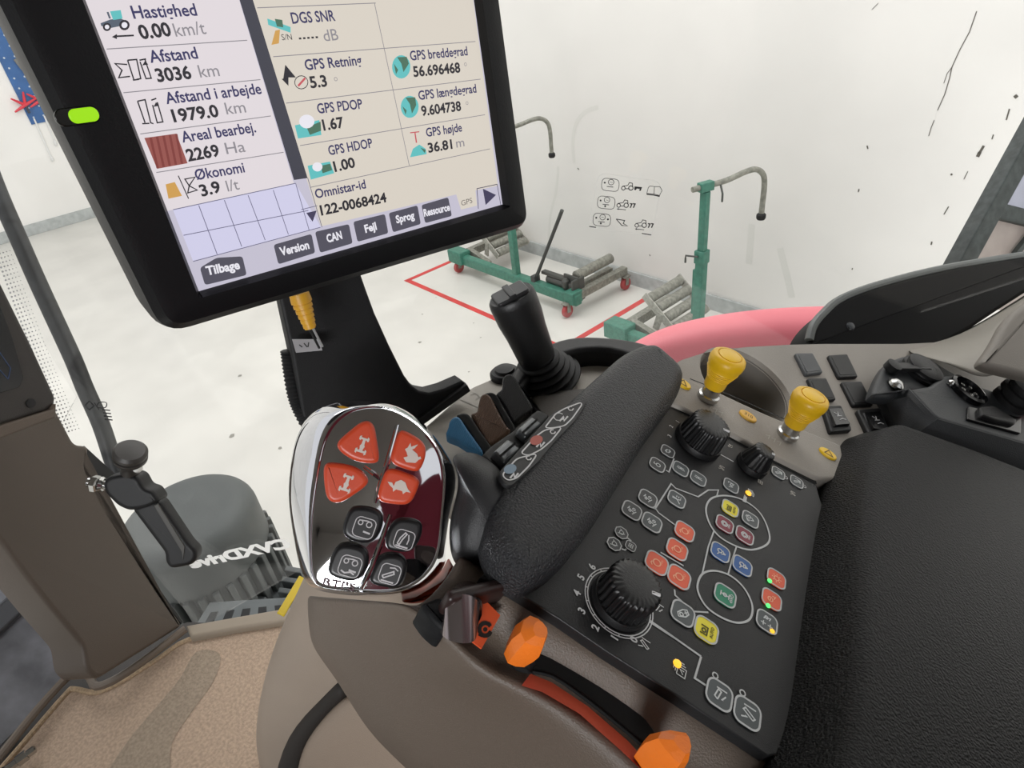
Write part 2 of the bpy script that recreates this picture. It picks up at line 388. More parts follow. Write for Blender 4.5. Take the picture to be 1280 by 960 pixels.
for k, (px, py) in enumerate(((31,131),(50,125))):
    c = bp.at(*bq(px,py), .05); t = root('clamp', ('red handled clamp hanging at the left edge of the blue tool panel','red handled clamp hanging nearer the monitor on the blue tool panel')[k], 'clamp', c, 'red clamps on the tool panel')
    m = MB()
    for a in (20, 75, 140, 200): d = bp.X*math.cos(math.radians(a))+bp.Y*math.sin(math.radians(a)); m.tube([c, c+d*.07, c+d*.16+bp.N*.02], [.02,.018,.010], 8)
    obj('handle', m, red_tool, t)
    m = MB(); m.tube([c-bp.N*.04, c+bp.N*.012], .026, 10); m.box(c-bp.Y*.05, bp.X, bp.Y, bp.N, .03, .1, .02, .004); obj('jaw', m, M('tool_dark', (40,44,60), .5), t)
for k, (a, b) in enumerate((((42,148),(64,197)), ((55,145),(68,177)))):
    A, B = bp.at(*bq(*a), .03), bp.at(*bq(*b), .03); m = MB(); m.tube([A, B], .011, 8); m.lathe(B, (B-A), [(.012,-.01),(.02,0),(.02,.03),(.008,.05)], 10)
    tag(obj('steel_rod', m, M('rod_white', (225,225,222), .4), loc=A), ('longer white rod hanging below the blue tool panel','shorter white rod hanging below the blue tool panel, beside the monitor')[k], 'rod', 'rods hanging from the tool panel')
A = bp.at(*bq(24,74), .05); B = bp.at(*bq(42,100), .05); dd = (B-A).normalized(); sd = dd.cross(bp.N); m = MB()
for s in (-1, 0, 1): m.tube([A+sd*s*.05-dd*.02, A+sd*s*.035+dd*.1, B+sd*s*.01], [.02,.028,.018], 8)
tag(obj('glove', m, M('glove_grey', (120,120,116), .8), loc=A), 'grey work glove hanging on the blue tool panel', 'glove')
# ------------------------------------------------------------------ cab shell and the tractor outside it
def HP(px, py, z): return Hz(CAMZ+z).hit(px, py)           # point at height z relative to the eye
brown = M('brown_plastic', (93,82,72), .5, bump=.25, bscale=900)
brown_dk = M('dark_brown_plastic', (50,46,43), .55, bump=.25, bscale=900)
tan = M('tan_plastic', (158,144,130), .5, bump=.25, bscale=900, noise=.04, nscale=12)
greyp = M('warm_grey_plastic', (146,140,132), .5, bump=.25, bscale=1000, noise=.04, nscale=10)
blackp = M('black_plastic', (22,22,23), .45, bump=.15, bscale=1200, spec=.35)
blackg = M('gloss_black', (10,10,12), .2)
leather = M('black_leather', (32,33,36), .42, bump=1.0, bscale=700)
rubber = M('rubber_black', (20,20,21), .6)
chrome = M('chrome', (225,226,230), .04, 1.0)
silver = M('silver', (190,190,188), .22, 1.0)
white_ink = M('white_ink', (205,205,205), .6)
# unseen roof lining, rear wall, left door and seat, added for reflections and shade
lining = M('roof_lining', (120,116,110), .9)
m = MB(); m.box((-.2,-.12,CAMZ+.50), (1,0,0), (0,1,0), UP, 1.9, 2.0, .06, .02); struct(obj('trim_10', m, lining))
m = MB(); m.box((.78,-.12,CAMZ-.65), (0,1,0), UP, (1,0,0), 1.9, 1.0, .05, .01); struct(obj('trim_11', m, brown_dk))
m = MB(); m.box((-.2,-1.10,CAMZ-.64), (1,0,0), UP, (0,1,0), 1.9, 1.02, .05, .01); struct(obj('trim_12', m, brown_dk))
m = MB(); m.box((-.2,-1.10,CAMZ+.35), (1,0,0), UP, (0,1,0), 1.9, .26, .05, .01); struct(obj('trim_17', m, lining))  # header rail out of view, added to block a bright reflection in the chrome
for i_, (x, y) in enumerate(((.76,-1.05),(-.1,-1.08),(-1.1,-1.0),(.76,.86))):
    m = MB(); m.bar((x,y,CAMZ-1.0), (x,y,CAMZ+.5), .09, .09, up=(1,0,0), rnd=.02); struct(obj('trim_%d' % (13+i_), m, brown_dk))
seat_m = M('reflector_maroon', (120,34,52), .8, bump=.4, bscale=300)  # added red that stands in for clothing mirrored in the chrome
T0 = root('seat_reflector', 'maroon driver seat mirrored in the chrome lever head', 'seat', (.30,-.22,CAMZ-.85))
m = MB(); m.box((.42,-.30,CAMZ-.33), (0,1,0), (.25,0,1), (1,0,-.25), .70, .78, .14, .06); obj('backrest', m, seat_m, T0, sharp=60)
m = MB(); m.box((.12,-.22,CAMZ-.74), (1,0,0), (0,1,0), UP, .54, .50, .14, .05); obj('seat_cushion', m, seat_m, T0, sharp=60)
m = MB(); m.box((.46,-.22,CAMZ+.19), (0,1,0), (.2,0,1), (1,0,-.2), .34, .26, .11, .05); obj('headrest', m, seat_m, T0, sharp=60)
# side window: from the front post back to the rear pillar
g0 = Vector((-.95, .42, CAMZ)); g1 = Vector((.25, 1.0, CAMZ)); gd = (g1-g0).normalized()
gl = Pl(g0, gd, UP)                                         # normal points outwards-right
if gl.N.dot(CAM-g0) < 0: gl = Pl(g0, -gd, UP)
glass = bpy.data.materials.new('window_glass'); glass.use_nodes = True
nt = glass.node_tree; nt.nodes.clear(); o_ = nt.nodes.new('ShaderNodeOutputMaterial'); mx = nt.nodes.new('ShaderNodeMixShader')
tr = nt.nodes.new('ShaderNodeBsdfTransparent'); tr.inputs[0].default_value = (.97,.97,.97,1); gs = nt.nodes.new('ShaderNodeBsdfGlossy'); gs.inputs['Roughness'].default_value = .02
lw_ = nt.nodes.new('ShaderNodeLayerWeight'); lw_.inputs[0].default_value = .5; pw = nt.nodes.new('ShaderNodeMath'); pw.operation = 'POWER'; pw.inputs[1].default_value = 5
fr = nt.nodes.new('ShaderNodeMath'); fr.operation = 'MULTIPLY_ADD'; fr.inputs[1].default_value = .8; fr.inputs[2].default_value = .02
nt.links.new(lw_.outputs['Facing'], pw.inputs[0]); nt.links.new(pw.outputs[0], fr.inputs[0])
nt.links.new(fr.outputs[0], mx.inputs[0]); nt.links.new(tr.outputs[0], mx.inputs[1]); nt.links.new(gs.outputs[0], mx.inputs[2]); nt.links.new(mx.outputs[0], o_.inputs[0])
def gq(v): d = v-gl.o; return (d.dot(gl.X), d.dot(gl.Y))
m = MB(); m.prism([gq(g0-gd*.12+UP*.47), gq(g0-gd*.12-UP*.5), gl.uv(60,560), gl.uv(250,785), gl.uv(500,640), gl.uv(1000,440), gl.uv(1340,330), gq(g1+gd*.1-UP*.3), gq(g1+gd*.1+UP*.47)], gl, -.005, 0); struct(obj('window_1', m, glass, sharp=20))
GN = -gl.N                                                   # outwards
# pictogram sticker on the glass
def sq(px, py): return gl.uv(px, py)
ink = M('sticker_ink', (30,30,32), .6); film = M('sticker_film', (236,236,234), .5)
o0 = gl.hit(785,258)
T0 = root('pictogram_sticker', 'clear sticker with rows of black tractor pictograms on the side window', 'sticker', o0)
m = MB(); lw = .0007
def zq(x, y): return sq(720+x/8.727, 200+y/8.727)           # coordinates read off an enlargement
def zr(*pts): return [zq(*p) for p in pts]
for cx, cy, st in ((375,268,0),(330,462,1),(282,650,2)):
    b_ = [(cx-88,cy-76),(cx+100,cy-56),(cx+88,cy+78),(cx-102,cy+58)]
    m.ribbon(rpoly(zr(*b_), .006), lw, gl, .0006, True)
    m.ribbon(zr(*circ(cx+8,cy-28,30,16)), lw*1.1, gl, .0006, True); m.flat(zr((cx-8,cy-30),(cx+24,cy-25),(cx+24,cy-21),(cx-8,cy-26)), gl, .0006)
    m.flat(zr((cx-40,cy+15),(cx+30,cy+22),(cx+30,cy+30),(cx-40,cy+23)), gl, .0006)
    m.flat(zr(*circ(cx-62,cy-22,11,8)), gl, .0006)
    if st: m.flat(zr(*circ(cx-12,cy+40,11,8)), gl, .0006)
    if st == 2: m.flat(zr(*circ(cx+66,cy-4,11,8)), gl, .0006)
def tract(cx, cy, tail):
    m.ribbon(zr(*circ(cx-60,cy+8,20,12)), lw*1.4, gl, .0006, True); m.ribbon(zr(*circ(cx+22,cy+6,24,12)), lw*1.6, gl, .0006, True)
    m.ribbon(zr((cx-70,cy-14),(cx-25,cy-20),(cx-10,cy-24),(cx+5,cy-52),(cx+38,cy-46),(cx+42,cy-14)), lw*1.3, gl, .0006); m.ribbon(zr((cx-38,cy+14),(cx-4,cy+14)), lw*1.4, gl, .0006)
    if tail == 'block': m.flat(zr((cx+62,cy-12),(cx+145,cy-4),(cx+130,cy+38),(cx+112,cy+36),(cx+118,cy+16),(cx+88,cy+12),(cx+74,cy+30),(cx+58,cy+26)), gl, .0006)
    else:
        for k in (0, 34): m.ribbon(zr((cx+62+k,cy-12),(cx+85+k,cy-8),(cx+66+k,cy+34)), lw*2.2, gl, .0006)
        m.ribbon(zr((cx-75,cy+46),(cx+20,cy+56)), lw*1.3, gl, .0006); m.flat(zr((cx-82,cy+46),(cx-58,cy+36),(cx-60,cy+58)), gl, .0006)
tract(576,298,'block'); tract(525,486,'t'); tract(722,704,'t')
m.ribbon(zr((805,282),(855,288),(850,368),(772,362),(788,300)), lw, gl, .0006, True); m.ribbon(zr((855,288),(915,290),(938,330),(910,385),(850,368)), lw, gl, .0006, True)
m.ribbon(zr((770,372),(845,380),(912,395)), lw*2, gl, .0006)
m.ribbon(zr((438,642),(530,658),(515,690),(560,718),(500,712),(438,642)), lw*1.5, gl, .0006, False)
m.flat(zr((145,718),(218,728),(216,738),(143,728)), gl, .0006); m.flat(zr((718,794),(820,810),(818,820),(716,804)), gl, .0006)
obj('pictograms', m, ink, T0, sharp=0)
m = MB(); m.ribbon(rpoly(zr((245,140),(930,235),(830,830),(140,735)), 0.01), .00035, gl, .0004, True); obj('film_edge', m, film, T0, sharp=0)
LTR = M('lettering_white', (236,238,236), .6); _n2 = LTR.node_tree; _t = _n2.nodes.new('ShaderNodeBsdfTranslucent'); _t.inputs[0].default_value = (.95,.95,.95,1); _a = _n2.nodes.new('ShaderNodeMixShader'); _a.inputs[0].default_value = .6
_o = _n2.nodes['Material Output']; _n2.links.new(_n2.nodes['Principled BSDF'].outputs[0], _a.inputs[1]); _n2.links.new(_t.outputs[0], _a.inputs[2]); _n2.links.new(_a.outputs[0], _o.inputs[0])
# mirrored model lettering on the glass, read from outside
m = MB(); pa, pb = sq(366,683), sq(240,710); m.text('CVXDrive', pa, pb, gl.off(0), .0008, .055, tall=-.025)
tag(obj('lettering_sticker', m, LTR, loc=gl.hit(300,690), sharp=0), 'white lettering stuck on the lower side window, read backwards from inside', 'sticker')
# maker's marks and dot fringe at the window's front edge
m = MB(); m.ribbon([sq(*p) for p in ((106,507),(112,501),(118,507),(112,512),(106,507))], .0015, gl, .0006); m.ribbon([sq(*p) for p in ((118,503),(124,512))], .0016, gl, .0006)
m.ribbon([tuple(p) for p in cat([sq(*p) for p in ((124,503),(133,503),(132,509),(122,509))], 4, True)], .0016, gl, .0006, True)
for k in range(4): m.flat([sq(*p) for p in ((128+k,511+4*k),(138+k,512+4*k),(138+k,513.5+4*k),(128+k,512.5+4*k))], gl, .0006)
tag(obj('glass_marking', m, ink, loc=gl.hit(120,506), sharp=0), 'small black maker marking printed on the window over the dark hand rail', 'marking')
m = MB()
for k in range(46):
    t = k/45; x = 2+t*86; y = 318+t*222+20*t*(1-t)
    for j in range(5):
        r = 1.5-.22*j; x1, y1 = x-6+j*4.2, y-1.2*j; m.flat([sq(*p) for p in circ(x1, y1, r, 6)], gl, .0006)
tag(obj('dot_fringe', m, M('fringe_grey', (178,178,178), .6), loc=gl.hit(40,400), sharp=0), 'grey dotted print fringe along the front edge of the window', 'marking')
# scuffed black hand rail outside the glass
D_ = 1.25
m = MB(); rp = [(-190,-260,D_),(-100,-20,D_),(-25,180,D_),(0,245,D_),(24,300,D_),(46,350,D_),(69,400,D_),(92,450,D_),(106,485,D_),(126,530,D_),(141,575,D_),(158,625,D_)]
m.tube(cat([P(*p) for p in rp], 4, False), .0155, 16)
tag(obj('hand_rail', m, M('rail_black', (34,36,36), .5, noise=.5, nscale=60), loc=P(141,575,D_)), 'scuffed black hand rail rising outside the window left of the monitor', 'rail')
# fuel tank, ribs and steps outside, below the window
tank_m = M('tank_grey', (88,92,91), .55, noise=.06, nscale=10, bump=.2, bscale=300)
tc = Hz(CAMZ-1.12).hit(233,648); TR = .172
T0 = root('fuel_tank', 'rounded grey fuel tank with ribbed side and toothed entrance steps outside below the window', 'fuel tank', (tc.x, tc.y, CAMZ-1.9))
def tprism(m, z0, z1, c, k=1.0):
    pl = Pl((tc.x, tc.y, CAMZ+z0), (1,0,0), (0,1,0)); m.prism(circ(0, 0, TR*k, 48, TR*1.02*k), pl, 0, z1-z0, c, 5)
m = MB(); tprism(m, -1.9, -1.10, .035, .93); obj('body', m, tank_m, T0, sharp=50)
m = MB(); tprism(m, -1.24, -1.095, .05, 1.0); obj('cap_shroud', m, tank_m, T0, sharp=50)
m = MB(); m.box((tc.x,tc.y,.33), (1,0,0), (0,1,0), UP, .12, .12, .66, .01); obj('support_leg', m, tank_m, T0)
TANK = T0
for k in range(14):
    a = math.radians(-75+k*11.5); m = MB(); c = Vector((tc.x+TR*.96*math.cos(a), tc.y+TR*.98*math.sin(a), CAMZ-1.50)); d = Vector((math.cos(a), math.sin(a), 0))
    m.box(c, d, UP.cross(d), UP, .035, .016, .52, .003); obj('rib', m, tank_m, T0)
step_m = M('step_grey', (92,97,98), .6, noise=.1, nscale=20); step_dk = M('step_black', (24,26,27), .7)
def step(label, z, quad, teeth):
    pl = Hz(CAMZ+z); q = [pl.uv(*p) for p in quad]; T = obj('tread', (lambda m: (m.prism(q, pl, -.04, 0, .004), m)[1])(MB()), step_m, TANK)
    A, B, Cc, Dd = [Vector(x) for x in q]
    for i, j, du, dv, hgt in teeth:
        m = MB(); lerp = lambda u, v: (A*(1-u)+B*u)*(1-v)+(Dd*(1-u)+Cc*u)*v
        pts = [tuple(lerp(i-du,j-dv)), tuple(lerp(i+du,j-dv)), tuple(lerp(i+du,j+dv)), tuple(lerp(i-du,j+dv))]
        m.prism(pts, pl, -.01, hgt, .003); obj('grip_tooth', m, step_m if hgt > .01 else step_dk, T)
step('grey toothed step seen between the tank ribs and the chrome lever', -1.38, [(300,760),(380,772),(386,716),(330,706)], [(.25+.5*i, .12+.25*j, .17, .06, .03) for i in range(2) for j in range(4)])
step('grey entrance step with square holes just beyond the tan door sill', -1.22, [(232,800),(372,775),(360,746),(262,752)], [(.14+.18*i, .5, .05, .2, .001) for i in range(5)])
# red rear fender outside
fend = M('fender_hazed', (236,122,134), .5, noise=.05, nscale=5)  # red lightened to pink, the window's haze is put into the colour
rows = []
for (px, py, d) in ((760,455,1.25),(800,430,1.27),(860,414,1.28),(930,404,1.29),(1000,400,1.3),(1060,399,1.3),(1130,402,1.3),(1220,410,1.3)):
    p = P(px, py, d); q = Vector((p.x, p.y, 0)).normalized(); inw = -Vector((0,1,0))
    rows.append([p+Vector((0,.22,-.10)), p+Vector((0,.12,-.02)), p+Vector((0,.03,.0)), p+Vector((0,-.015,-.012)), p+Vector((0,-.04,-.05)), p+Vector((0,-.06,-.30))])
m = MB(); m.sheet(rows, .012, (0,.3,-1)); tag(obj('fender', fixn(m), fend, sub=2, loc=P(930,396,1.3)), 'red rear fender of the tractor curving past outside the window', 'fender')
# ------------------------------------------------------------------ cab floor, front post, sill
MATZ = -.92
carpet = M('carpet', (186,163,142), .95, noise=.16, nscale=220, bump=1.0, bscale=700); piping = M('carpet_piping', (168,146,118), .8, noise=.2, nscale=300)
m = MB(); m.prism([Hz(CAMZ+MATZ).uv(*p) for p in ((-80,900),(10,860),(60,830),(118,815),(226,765),(372,768),(640,800),(760,1400),(-80,1400))], Hz(CAMZ+MATZ), -.10, -.03); struct(obj('trim_1', m, brown_dk))
m = MB(); m.box((-.35,-.55,CAMZ-1.7), (1,0,0), (0,1,0), UP, .9, .7, 1.2, .02); struct(obj('trim_2', m, tank_m))
mq = [(-40,1010),(25,935),(82,869),(93,862),(120,866),(150,854),(195,826),(236,800),(300,788),(352,776),(440,790),(520,900),(420,1040),(100,1080)]
mp = Hz(CAMZ+MATZ); mu = [mp.uv(*p) for p in mq]
T0 = root('floor_mat', 'tan carpet floor mat with stitched piping in the cab footwell', 'floor mat', mp.at(*mu[4]))
m = MB(); m.prism([tuple(p) for p in cat([Vector((*p,0)) for p in mu], 3)] and [tuple(p[:2]) for p in cat([Vector((*p,0)) for p in mu], 3)], mp, -.03, 0, .004); obj('carpet', m, carpet, T0, sharp=60)
m = MB(); m.tube([mp.at(p.x, p.y, .001) for p in cat([Vector((*p,0)) for p in mu[:10]], 4, False)], .0045, 8); obj('piping', m, piping, T0)
m = MB(); m.flat([tuple(p[:2]) for p in cat([Vector((*mp.uv(*p),0)) for p in ((246,815),(275,818),(268,850),(240,890),(215,930),(205,985),(130,985),(158,930),(195,885),(224,850))], 4)], mp, .0009); obj('worn_streak', m, M('carpet_worn', (162,146,128), .95, noise=.16, nscale=220, bump=1.0, bscale=700), T0)
# sill and moulding round the mat
m = MB(); q = [mp.uv(*p, .01) for p in ((232,782),(300,770),(375,757),(372,775),(300,786),(238,798))]; m.prism(q, mp, -.04, .012, .006); struct(obj('trim_3', m, M('sill_tan', (150,138,122), .6)))
mold = [(-30,985),(20,920),(60,872),(97,836),(112,846),(121,858),(150,846),(190,818),(232,786)]
m = MB(); pts = [mp.hit(x, y, .03) for x, y in mold]; m.tube(cat(pts, 3, False), .0065, 10); pts2 = [mp.hit(x-4, y-8, .03) for x, y in mold]; struct(obj('trim_4', m, M('mould_brown', (104,93,82), .5)))
# front post
pp = pl3((122,848,.945), (228,783,1.11), (60,560,.93))
m = MB(); q = [(-60,620),(0,676),(32,720),(62,758),(104,808),(108,838),(122,850),(229,782),(190,724),(160,672),(155,646),(137,641),(109,585),(112,557),(94,556),(67,505),(-60,548)]
m.prism(rpoly([pp.uv(*p) for p in q], [.01]*len(q)), pp, -.06, 0, .006); struct(obj('trim_5', m, M('post_brown', (80,70,61), .5, bump=.25, bscale=900), sharp=40))
m = MB(); m.prism([pp.uv(*p) for p in ((113,556),(152,592),(146,604),(108,586))], pp, -.05, -.012); m.tube([pp.at(*pp.uv(*p), -.02) for p in ((156,644),(166,676),(196,722),(236,778))], .006, 8); struct(obj('trim_6', m, rubber))
# dark display casing on the post at the left edge
dp = pl3((0,540,.80), (66,505,.86), (0,345,.80))
T0 = root('display_unit', 'dark brown display casing cut by the left edge of the frame', 'display', dp.hit(0,520))
m = MB(); m.prism(rpoly([dp.uv(*p) for p in ((-70,240),(-2,345),(40,430),(72,500),(64,512),(-70,556))], .008), dp, -.05, 0, .006); obj('casing', m, brown_dk, T0)
m = MB(); m.prism(rpoly([dp.uv(*p) for p in ((-70,300),(-6,368),(14,420),(29,472),(24,484),(-70,512))], .004), dp, -.005, .0015, .001); obj('screen', m, blackg, T0)
m = MB()
for a, b in (((-2,440),(12,460)),((12,460),(9,474)),((-2,462),(9,474))): m.ribbon([dp.uv(*a), dp.uv(*b)], .0012, dp, .002)
obj('screen_marks', m, EM('screen_dim', (40,60,90), .7), T0, sharp=0)
m = MB(); m.lathe(dp.at(*dp.uv(38,504), 0), dp.N, [(.006,0),(.006,.0015),(.002,.002)], 14); obj('button', m, blackp, T0)
m = MB(); m.prism([dp.uv(*p) for p in ((-70,562),(-70,552),(62,512),(66,505),(67,522),(-2,548))], dp, -.03, .006, .003); obj('lower_trim', m, brown, T0)
# lower front pane with a bar across
gp2 = pl3((0,930,.98), (100,828,1.05), (0,690,1.05))
m = MB(); m.prism([gp2.uv(*p) for p in ((-80,590),(10,690),(60,752),(106,812),(98,832),(-80,1010))], gp2, -.05, -.03); struct(obj('window_2', m, M('dark_scratched_glass', (112,113,118), .3, noise=.35, nscale=16, coat=.4)))
m = MB(); m.bar(gp2.at(*gp2.uv(-30,800), -.01), gp2.at(*gp2.uv(42,733), -.01), .035, .02, up=gp2.N, rnd=.004); struct(obj('trim_7', m, M('bar_grey', (74,75,78), .4, .3)))
# window latch handle
lp = pl3((150,600,.90), (235,700,.92), (180,560,.90))
def lq(x, y): return lp.uv(x/3.2, 480+y/3.2)
T0 = root('window_latch', 'black latch handle with round knob bolted beside the front post', 'latch', lp.at(*lq(440,420)))
m = MB(); m.prism(rpoly([lq(*p) for p in ((425,385),(450,362),(510,350),(565,362),(590,410),(625,418),(652,462),(600,490),(530,500),(485,480),(435,430))], .006), lp, -.02, .012, .006); obj('body', m, blackp, T0)
m = MB(); m.prism(rpoly([lq(*p) for p in ((535,490),(650,455),(768,632),(795,655),(797,690),(775,718),(690,732),(668,700),(672,672))], .008), lp, -.012, .010, .006); obj('arm', m, blackp, T0)
m = MB(); m.prism([lq(*p) for p in ((628,478),(645,470),(752,640),(745,690),(738,660))], lp, .009, .0115, .001); obj('rib', m, M('latch_grey', (70,68,64), .5), T0)
kc = lp.at(*lq(545,300)); ka = (lp.at(*lq(562,250), .03)-lp.at(*lq(520,360), .0)).normalized()
m = MB(); m.lathe(lp.at(*lq(520,360), 0), ka, [(.012,0),(.011,.012),(.012,.022),(.019,.032),(.0215,.036),(.0215,.040),(.019,.041),(.019,.043),(.0215,.044),(.0215,.049),(.018,.053),(.008,.054)], 28); obj('knob', m, M('knob_dark', (52,49,46), .45), T0)
m = MB(); m.lathe(lp.at(*lq(570,328), .016), lp.N, [(.006,-.004),(.0065,0),(.004,.005),(.001,.0065)], 14); obj('pin', m, M('pin_white', (220,220,215), .25), T0)
m = MB(); m.tube([lp.at(*lq(352,392), 0), lp.at(*lq(432,405), 0)], .0065, 12); m.lathe(lp.at(*lq(365,396), 0), lp.at(*lq(432,405))-lp.at(*lq(352,392)), [(.01,0),(.012,.002),(.012,.008),(.01,.010)], 6); m.lathe(lp.at(*lq(398,400), 0), lp.at(*lq(432,405))-lp.at(*lq(352,392)), [(.009,0),(.011,.002),(.009,.006)], 16); obj('bolt', m, silver, T0)
# ------------------------------------------------------------------ tan support column below the armrest
T0 = root('armrest_support', 'tan moulded support column below the brown armrest console', 'support', (P(430,960,.86)))
Ls = [(388,700,.70),(372,735,.72),(355,772,.74),(336,820,.76),(323,870,.79),(316,920,.82),(322,962,.84),(345,1020,.86)]
rows = [[P(x+dx, y+dx*.06, d+dd) for dx, dd in ((14,.10),(0,.03),(3,-.0),(22,-.035),(60,-.06),(110,-.07),(180,-.07),(260,-.06))] for x, y, d in Ls]
m = MB(); m.sheet(rows, .015); obj('column', fixn(m), tan, T0, sub=2)
ge = [(428,850,.7),(410,868,.715),(383,896,.735),(363,923,.75),(350,957,.765),(344,990,.775)]; gr = [(434,868,.7),(416,882,.712),(393,908,.728),(377,934,.742),(370,962,.755),(366,1000,.77)]
m = MB(); m.sheet([[P(x-3,y-2,d+.01) for x,y,d in ge], [P(x,y,d-.004) for x,y,d in ge], [P(x,y,d-.004) for x,y,d in gr], [P(x+4,y+3,d+.01) for x,y,d in gr]], .02); obj('gap_seal', fixn(m), M('gap_dark', (38,33,29), .7), T0, sub=1)
m = MB(); m.sheet([[P(x,y,d+.006) for x,y,d in gr], [P(x+5,y+4,d-.012) for x,y,d in gr], [P(x+30,y+22,d-.03) for x,y,d in gr], [P(x+90,y+60,d-.045) for x,y,d in gr], [P(x+200,y+140,d-.05) for x,y,d in gr]], .015); obj('lower_cover', fixn(m), M('tan_cover', (148,132,117), .5, bump=.25, bscale=900), T0, sub=2)
m = MB(); m.bar(P(351,768,.80), P(378,722,.86), .010, .003, up=P(0,0,0)-P(360,740,1), rnd=.001)
tag(obj('warning_strip', m, M('strip_yellow', (214,186,40), .5), loc=P(360,745,.82)), 'thin yellow strip between the chrome lever and the entrance steps', 'strip')
# ------------------------------------------------------------------ armrest console
ICP = Pl(P(860,700,.42), cw((1,.63,-.13)), cw((510,-438,800)))   # keypad plane: x to the rear, y away to the right, normal up
def iq(px, py, h=0): return ICP.uv(px, py, h)
ih = ICP.hit
def z6(x, y): return (640+x/3.5556, 720+y/3.5556)
CON = root('armrest_console', 'brown and grey armrest console carrying the keypad, chrome lever and joystick', 'console', ih(700,940,-.2))
R = [[(575,690),(585,698),(640,733),(700,770),(760,812),(850,868),(950,932),(1060,1003)],
     [(560,720),(590,736),(632,768),(690,805),(745,836),(822,884),(905,955),(1000,1025)],
     [(530,752),(575,770),(615,795),(655,820),(715,850),(785,897),(850,957),(930,1040)],
     [(515,757),(568,792),(605,830),(648,846),(700,873),(765,917),(820,967),(890,1050)]]
Hh = [-.004,-.012,-.024,-.024]
rows = [[ih(x, y, h) for x, y in r] for r, h in zip(R, Hh)]
r4 = [(500,752),(560,797),(597,843),(648,862),(703,888),(763,930),(828,992),(870,1060)]
rows.append([ih(x, y, -.015) for x, y in r4])
_n = (cw((0,0,-1))*0 + Vector((0,-1,.25))).normalized(); sp_o = ih(703,888,-.017)
sidep = Pl(sp_o, Vector((1,0,0)), UP.cross(Vector((1,0,0)))*0 + Vector((0,.25,1)))
if sidep.N.y > 0: sidep = Pl(sp_o, Vector((-1,0,0)), Vector((0,.25,1)))
r5 = [(455,748),(500,805),(545,852),(605,890),(660,925),(715,970),(780,1040),(830,1100)]
r6 = [(415,745),(440,798),(470,845),(510,890),(560,945),(625,1005),(700,1070),(760,1130)]
r7 = [(389,743),(393,793),(400,813),(433,853),(465,913),(520,964),(600,1035),(680,1110)]
for r, h in ((r5,0),(r6,-.002),(r7,-.006)): rows.append([sidep.hit(x, y, h) for x, y in r])
r8 = [(383,742),(386,790),(391,812),(425,854),(457,914),(513,966),(594,1040),(674,1116)]
rows.append([sidep.hit(x, y, -.03) for x, y in r8])
m = MB(); m.sheet(rows, .02); obj('body', fixn(m), brown, CON, sub=2)
m = MB(); q = [z6(*p) for p in ((10,380),(22,352),(60,342),(150,358),(250,398),(350,448),(480,540),(590,640),(660,760),(640,790),(590,750),(470,650),(330,540),(180,440),(60,420),(15,400))]
m.prism([tuple(p[:2]) for p in cat([Vector((*iq(*p,-.02),0)) for p in q], 3)], ICP, -.05, -.0185, .001); obj('lever_slot', m, M('slot_black', (9,9,9), .9), CON)
ue = [(663,842),(690,853),(735,883),(786,927),(822,968)]; le = [(652,857),(678,865),(724,892),(775,937),(808,968)]
m = MB(); m.sheet([[tuple(ih(*p, -.0185)) and ih(*p, -.0185) for p in ue], [ih(*p, -.0125) for p in le]], .001); obj('orange_strip', fixn(m), M('strip_orange', (196,78,52), .45), CON)
# front panel of the console (grey plate with levers and joystick)
PZ = -.335; plate = Hz(CAMZ+PZ)
def pq(px, py): return plate.uv(px, py)
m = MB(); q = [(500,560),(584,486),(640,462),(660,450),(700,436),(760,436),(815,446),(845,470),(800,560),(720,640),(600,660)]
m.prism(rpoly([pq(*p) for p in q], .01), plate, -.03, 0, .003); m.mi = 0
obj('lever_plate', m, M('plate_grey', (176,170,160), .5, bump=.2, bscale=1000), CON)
m = MB(); out = [(632,484),(640,466),(658,446),(688,428),(722,420),(765,421),(806,428),(832,441),(846,462)]; inn = [(836,468),(800,448),(760,436),(722,437),(694,446),(670,460),(655,478),(648,490)]
top = Hz(CAMZ-.315); m.prism([top.uv(*p) for p in [tuple(v) for v in cat([Vector(p) for p in out], 3, False)]+[tuple(v) for v in cat([Vector(p) for p in inn], 3, False)]], top, -.03, 0, .005); obj('black_rim', m, blackp, CON)
# faint printed marks on the plate
m = MB(); fm = M('print_faint', (176,172,164), .6)
for pts in (((575,499),(597,509)), ((588,494),(594,491),(600,496),(594,500)), ((545,540),(552,535),(560,542))): m.ribbon([pq(*p) for p in pts], .0012, plate, .0006)
obj('printed_marks', m, fm, CON, sharp=0)
m = MB(); c = plate.hit(632,470); m.lathe(c, UP, [(.015,0),(.015,.004),(.013,.006),(.010,.0065),(.009,.009),(.004,.010)], 28); obj('round_button', m, blackp, CON)
# side recess trim between plate and palm pad
m = MB(); m.prism([pq(*p) for p in ((664,500),(690,492),(740,488),(720,520),(690,548))], plate, -.01, .004, .003); obj('recess_trim', m, M('recess_brown', (74,69,63), .55, bump=.2, bscale=900), CON)
# padded palm rest
m = MB(); q = [(636,730),(606,695),(606,640),(628,600),(650,572),(705,510),(770,452),(790,440),(812,436),(852,472),(846,498),(800,562),(735,668),(703,708),(664,736)]
m.prism(rpoly([iq(*p, .012) for p in q], [.01,.02,.01,.01,.01,.02,.012,.014,.014,.012,.02,.02,.02,.02,.02]), ICP, 0, .026, .014, 5); obj('palm_pad', m, leather, CON, sharp=75)
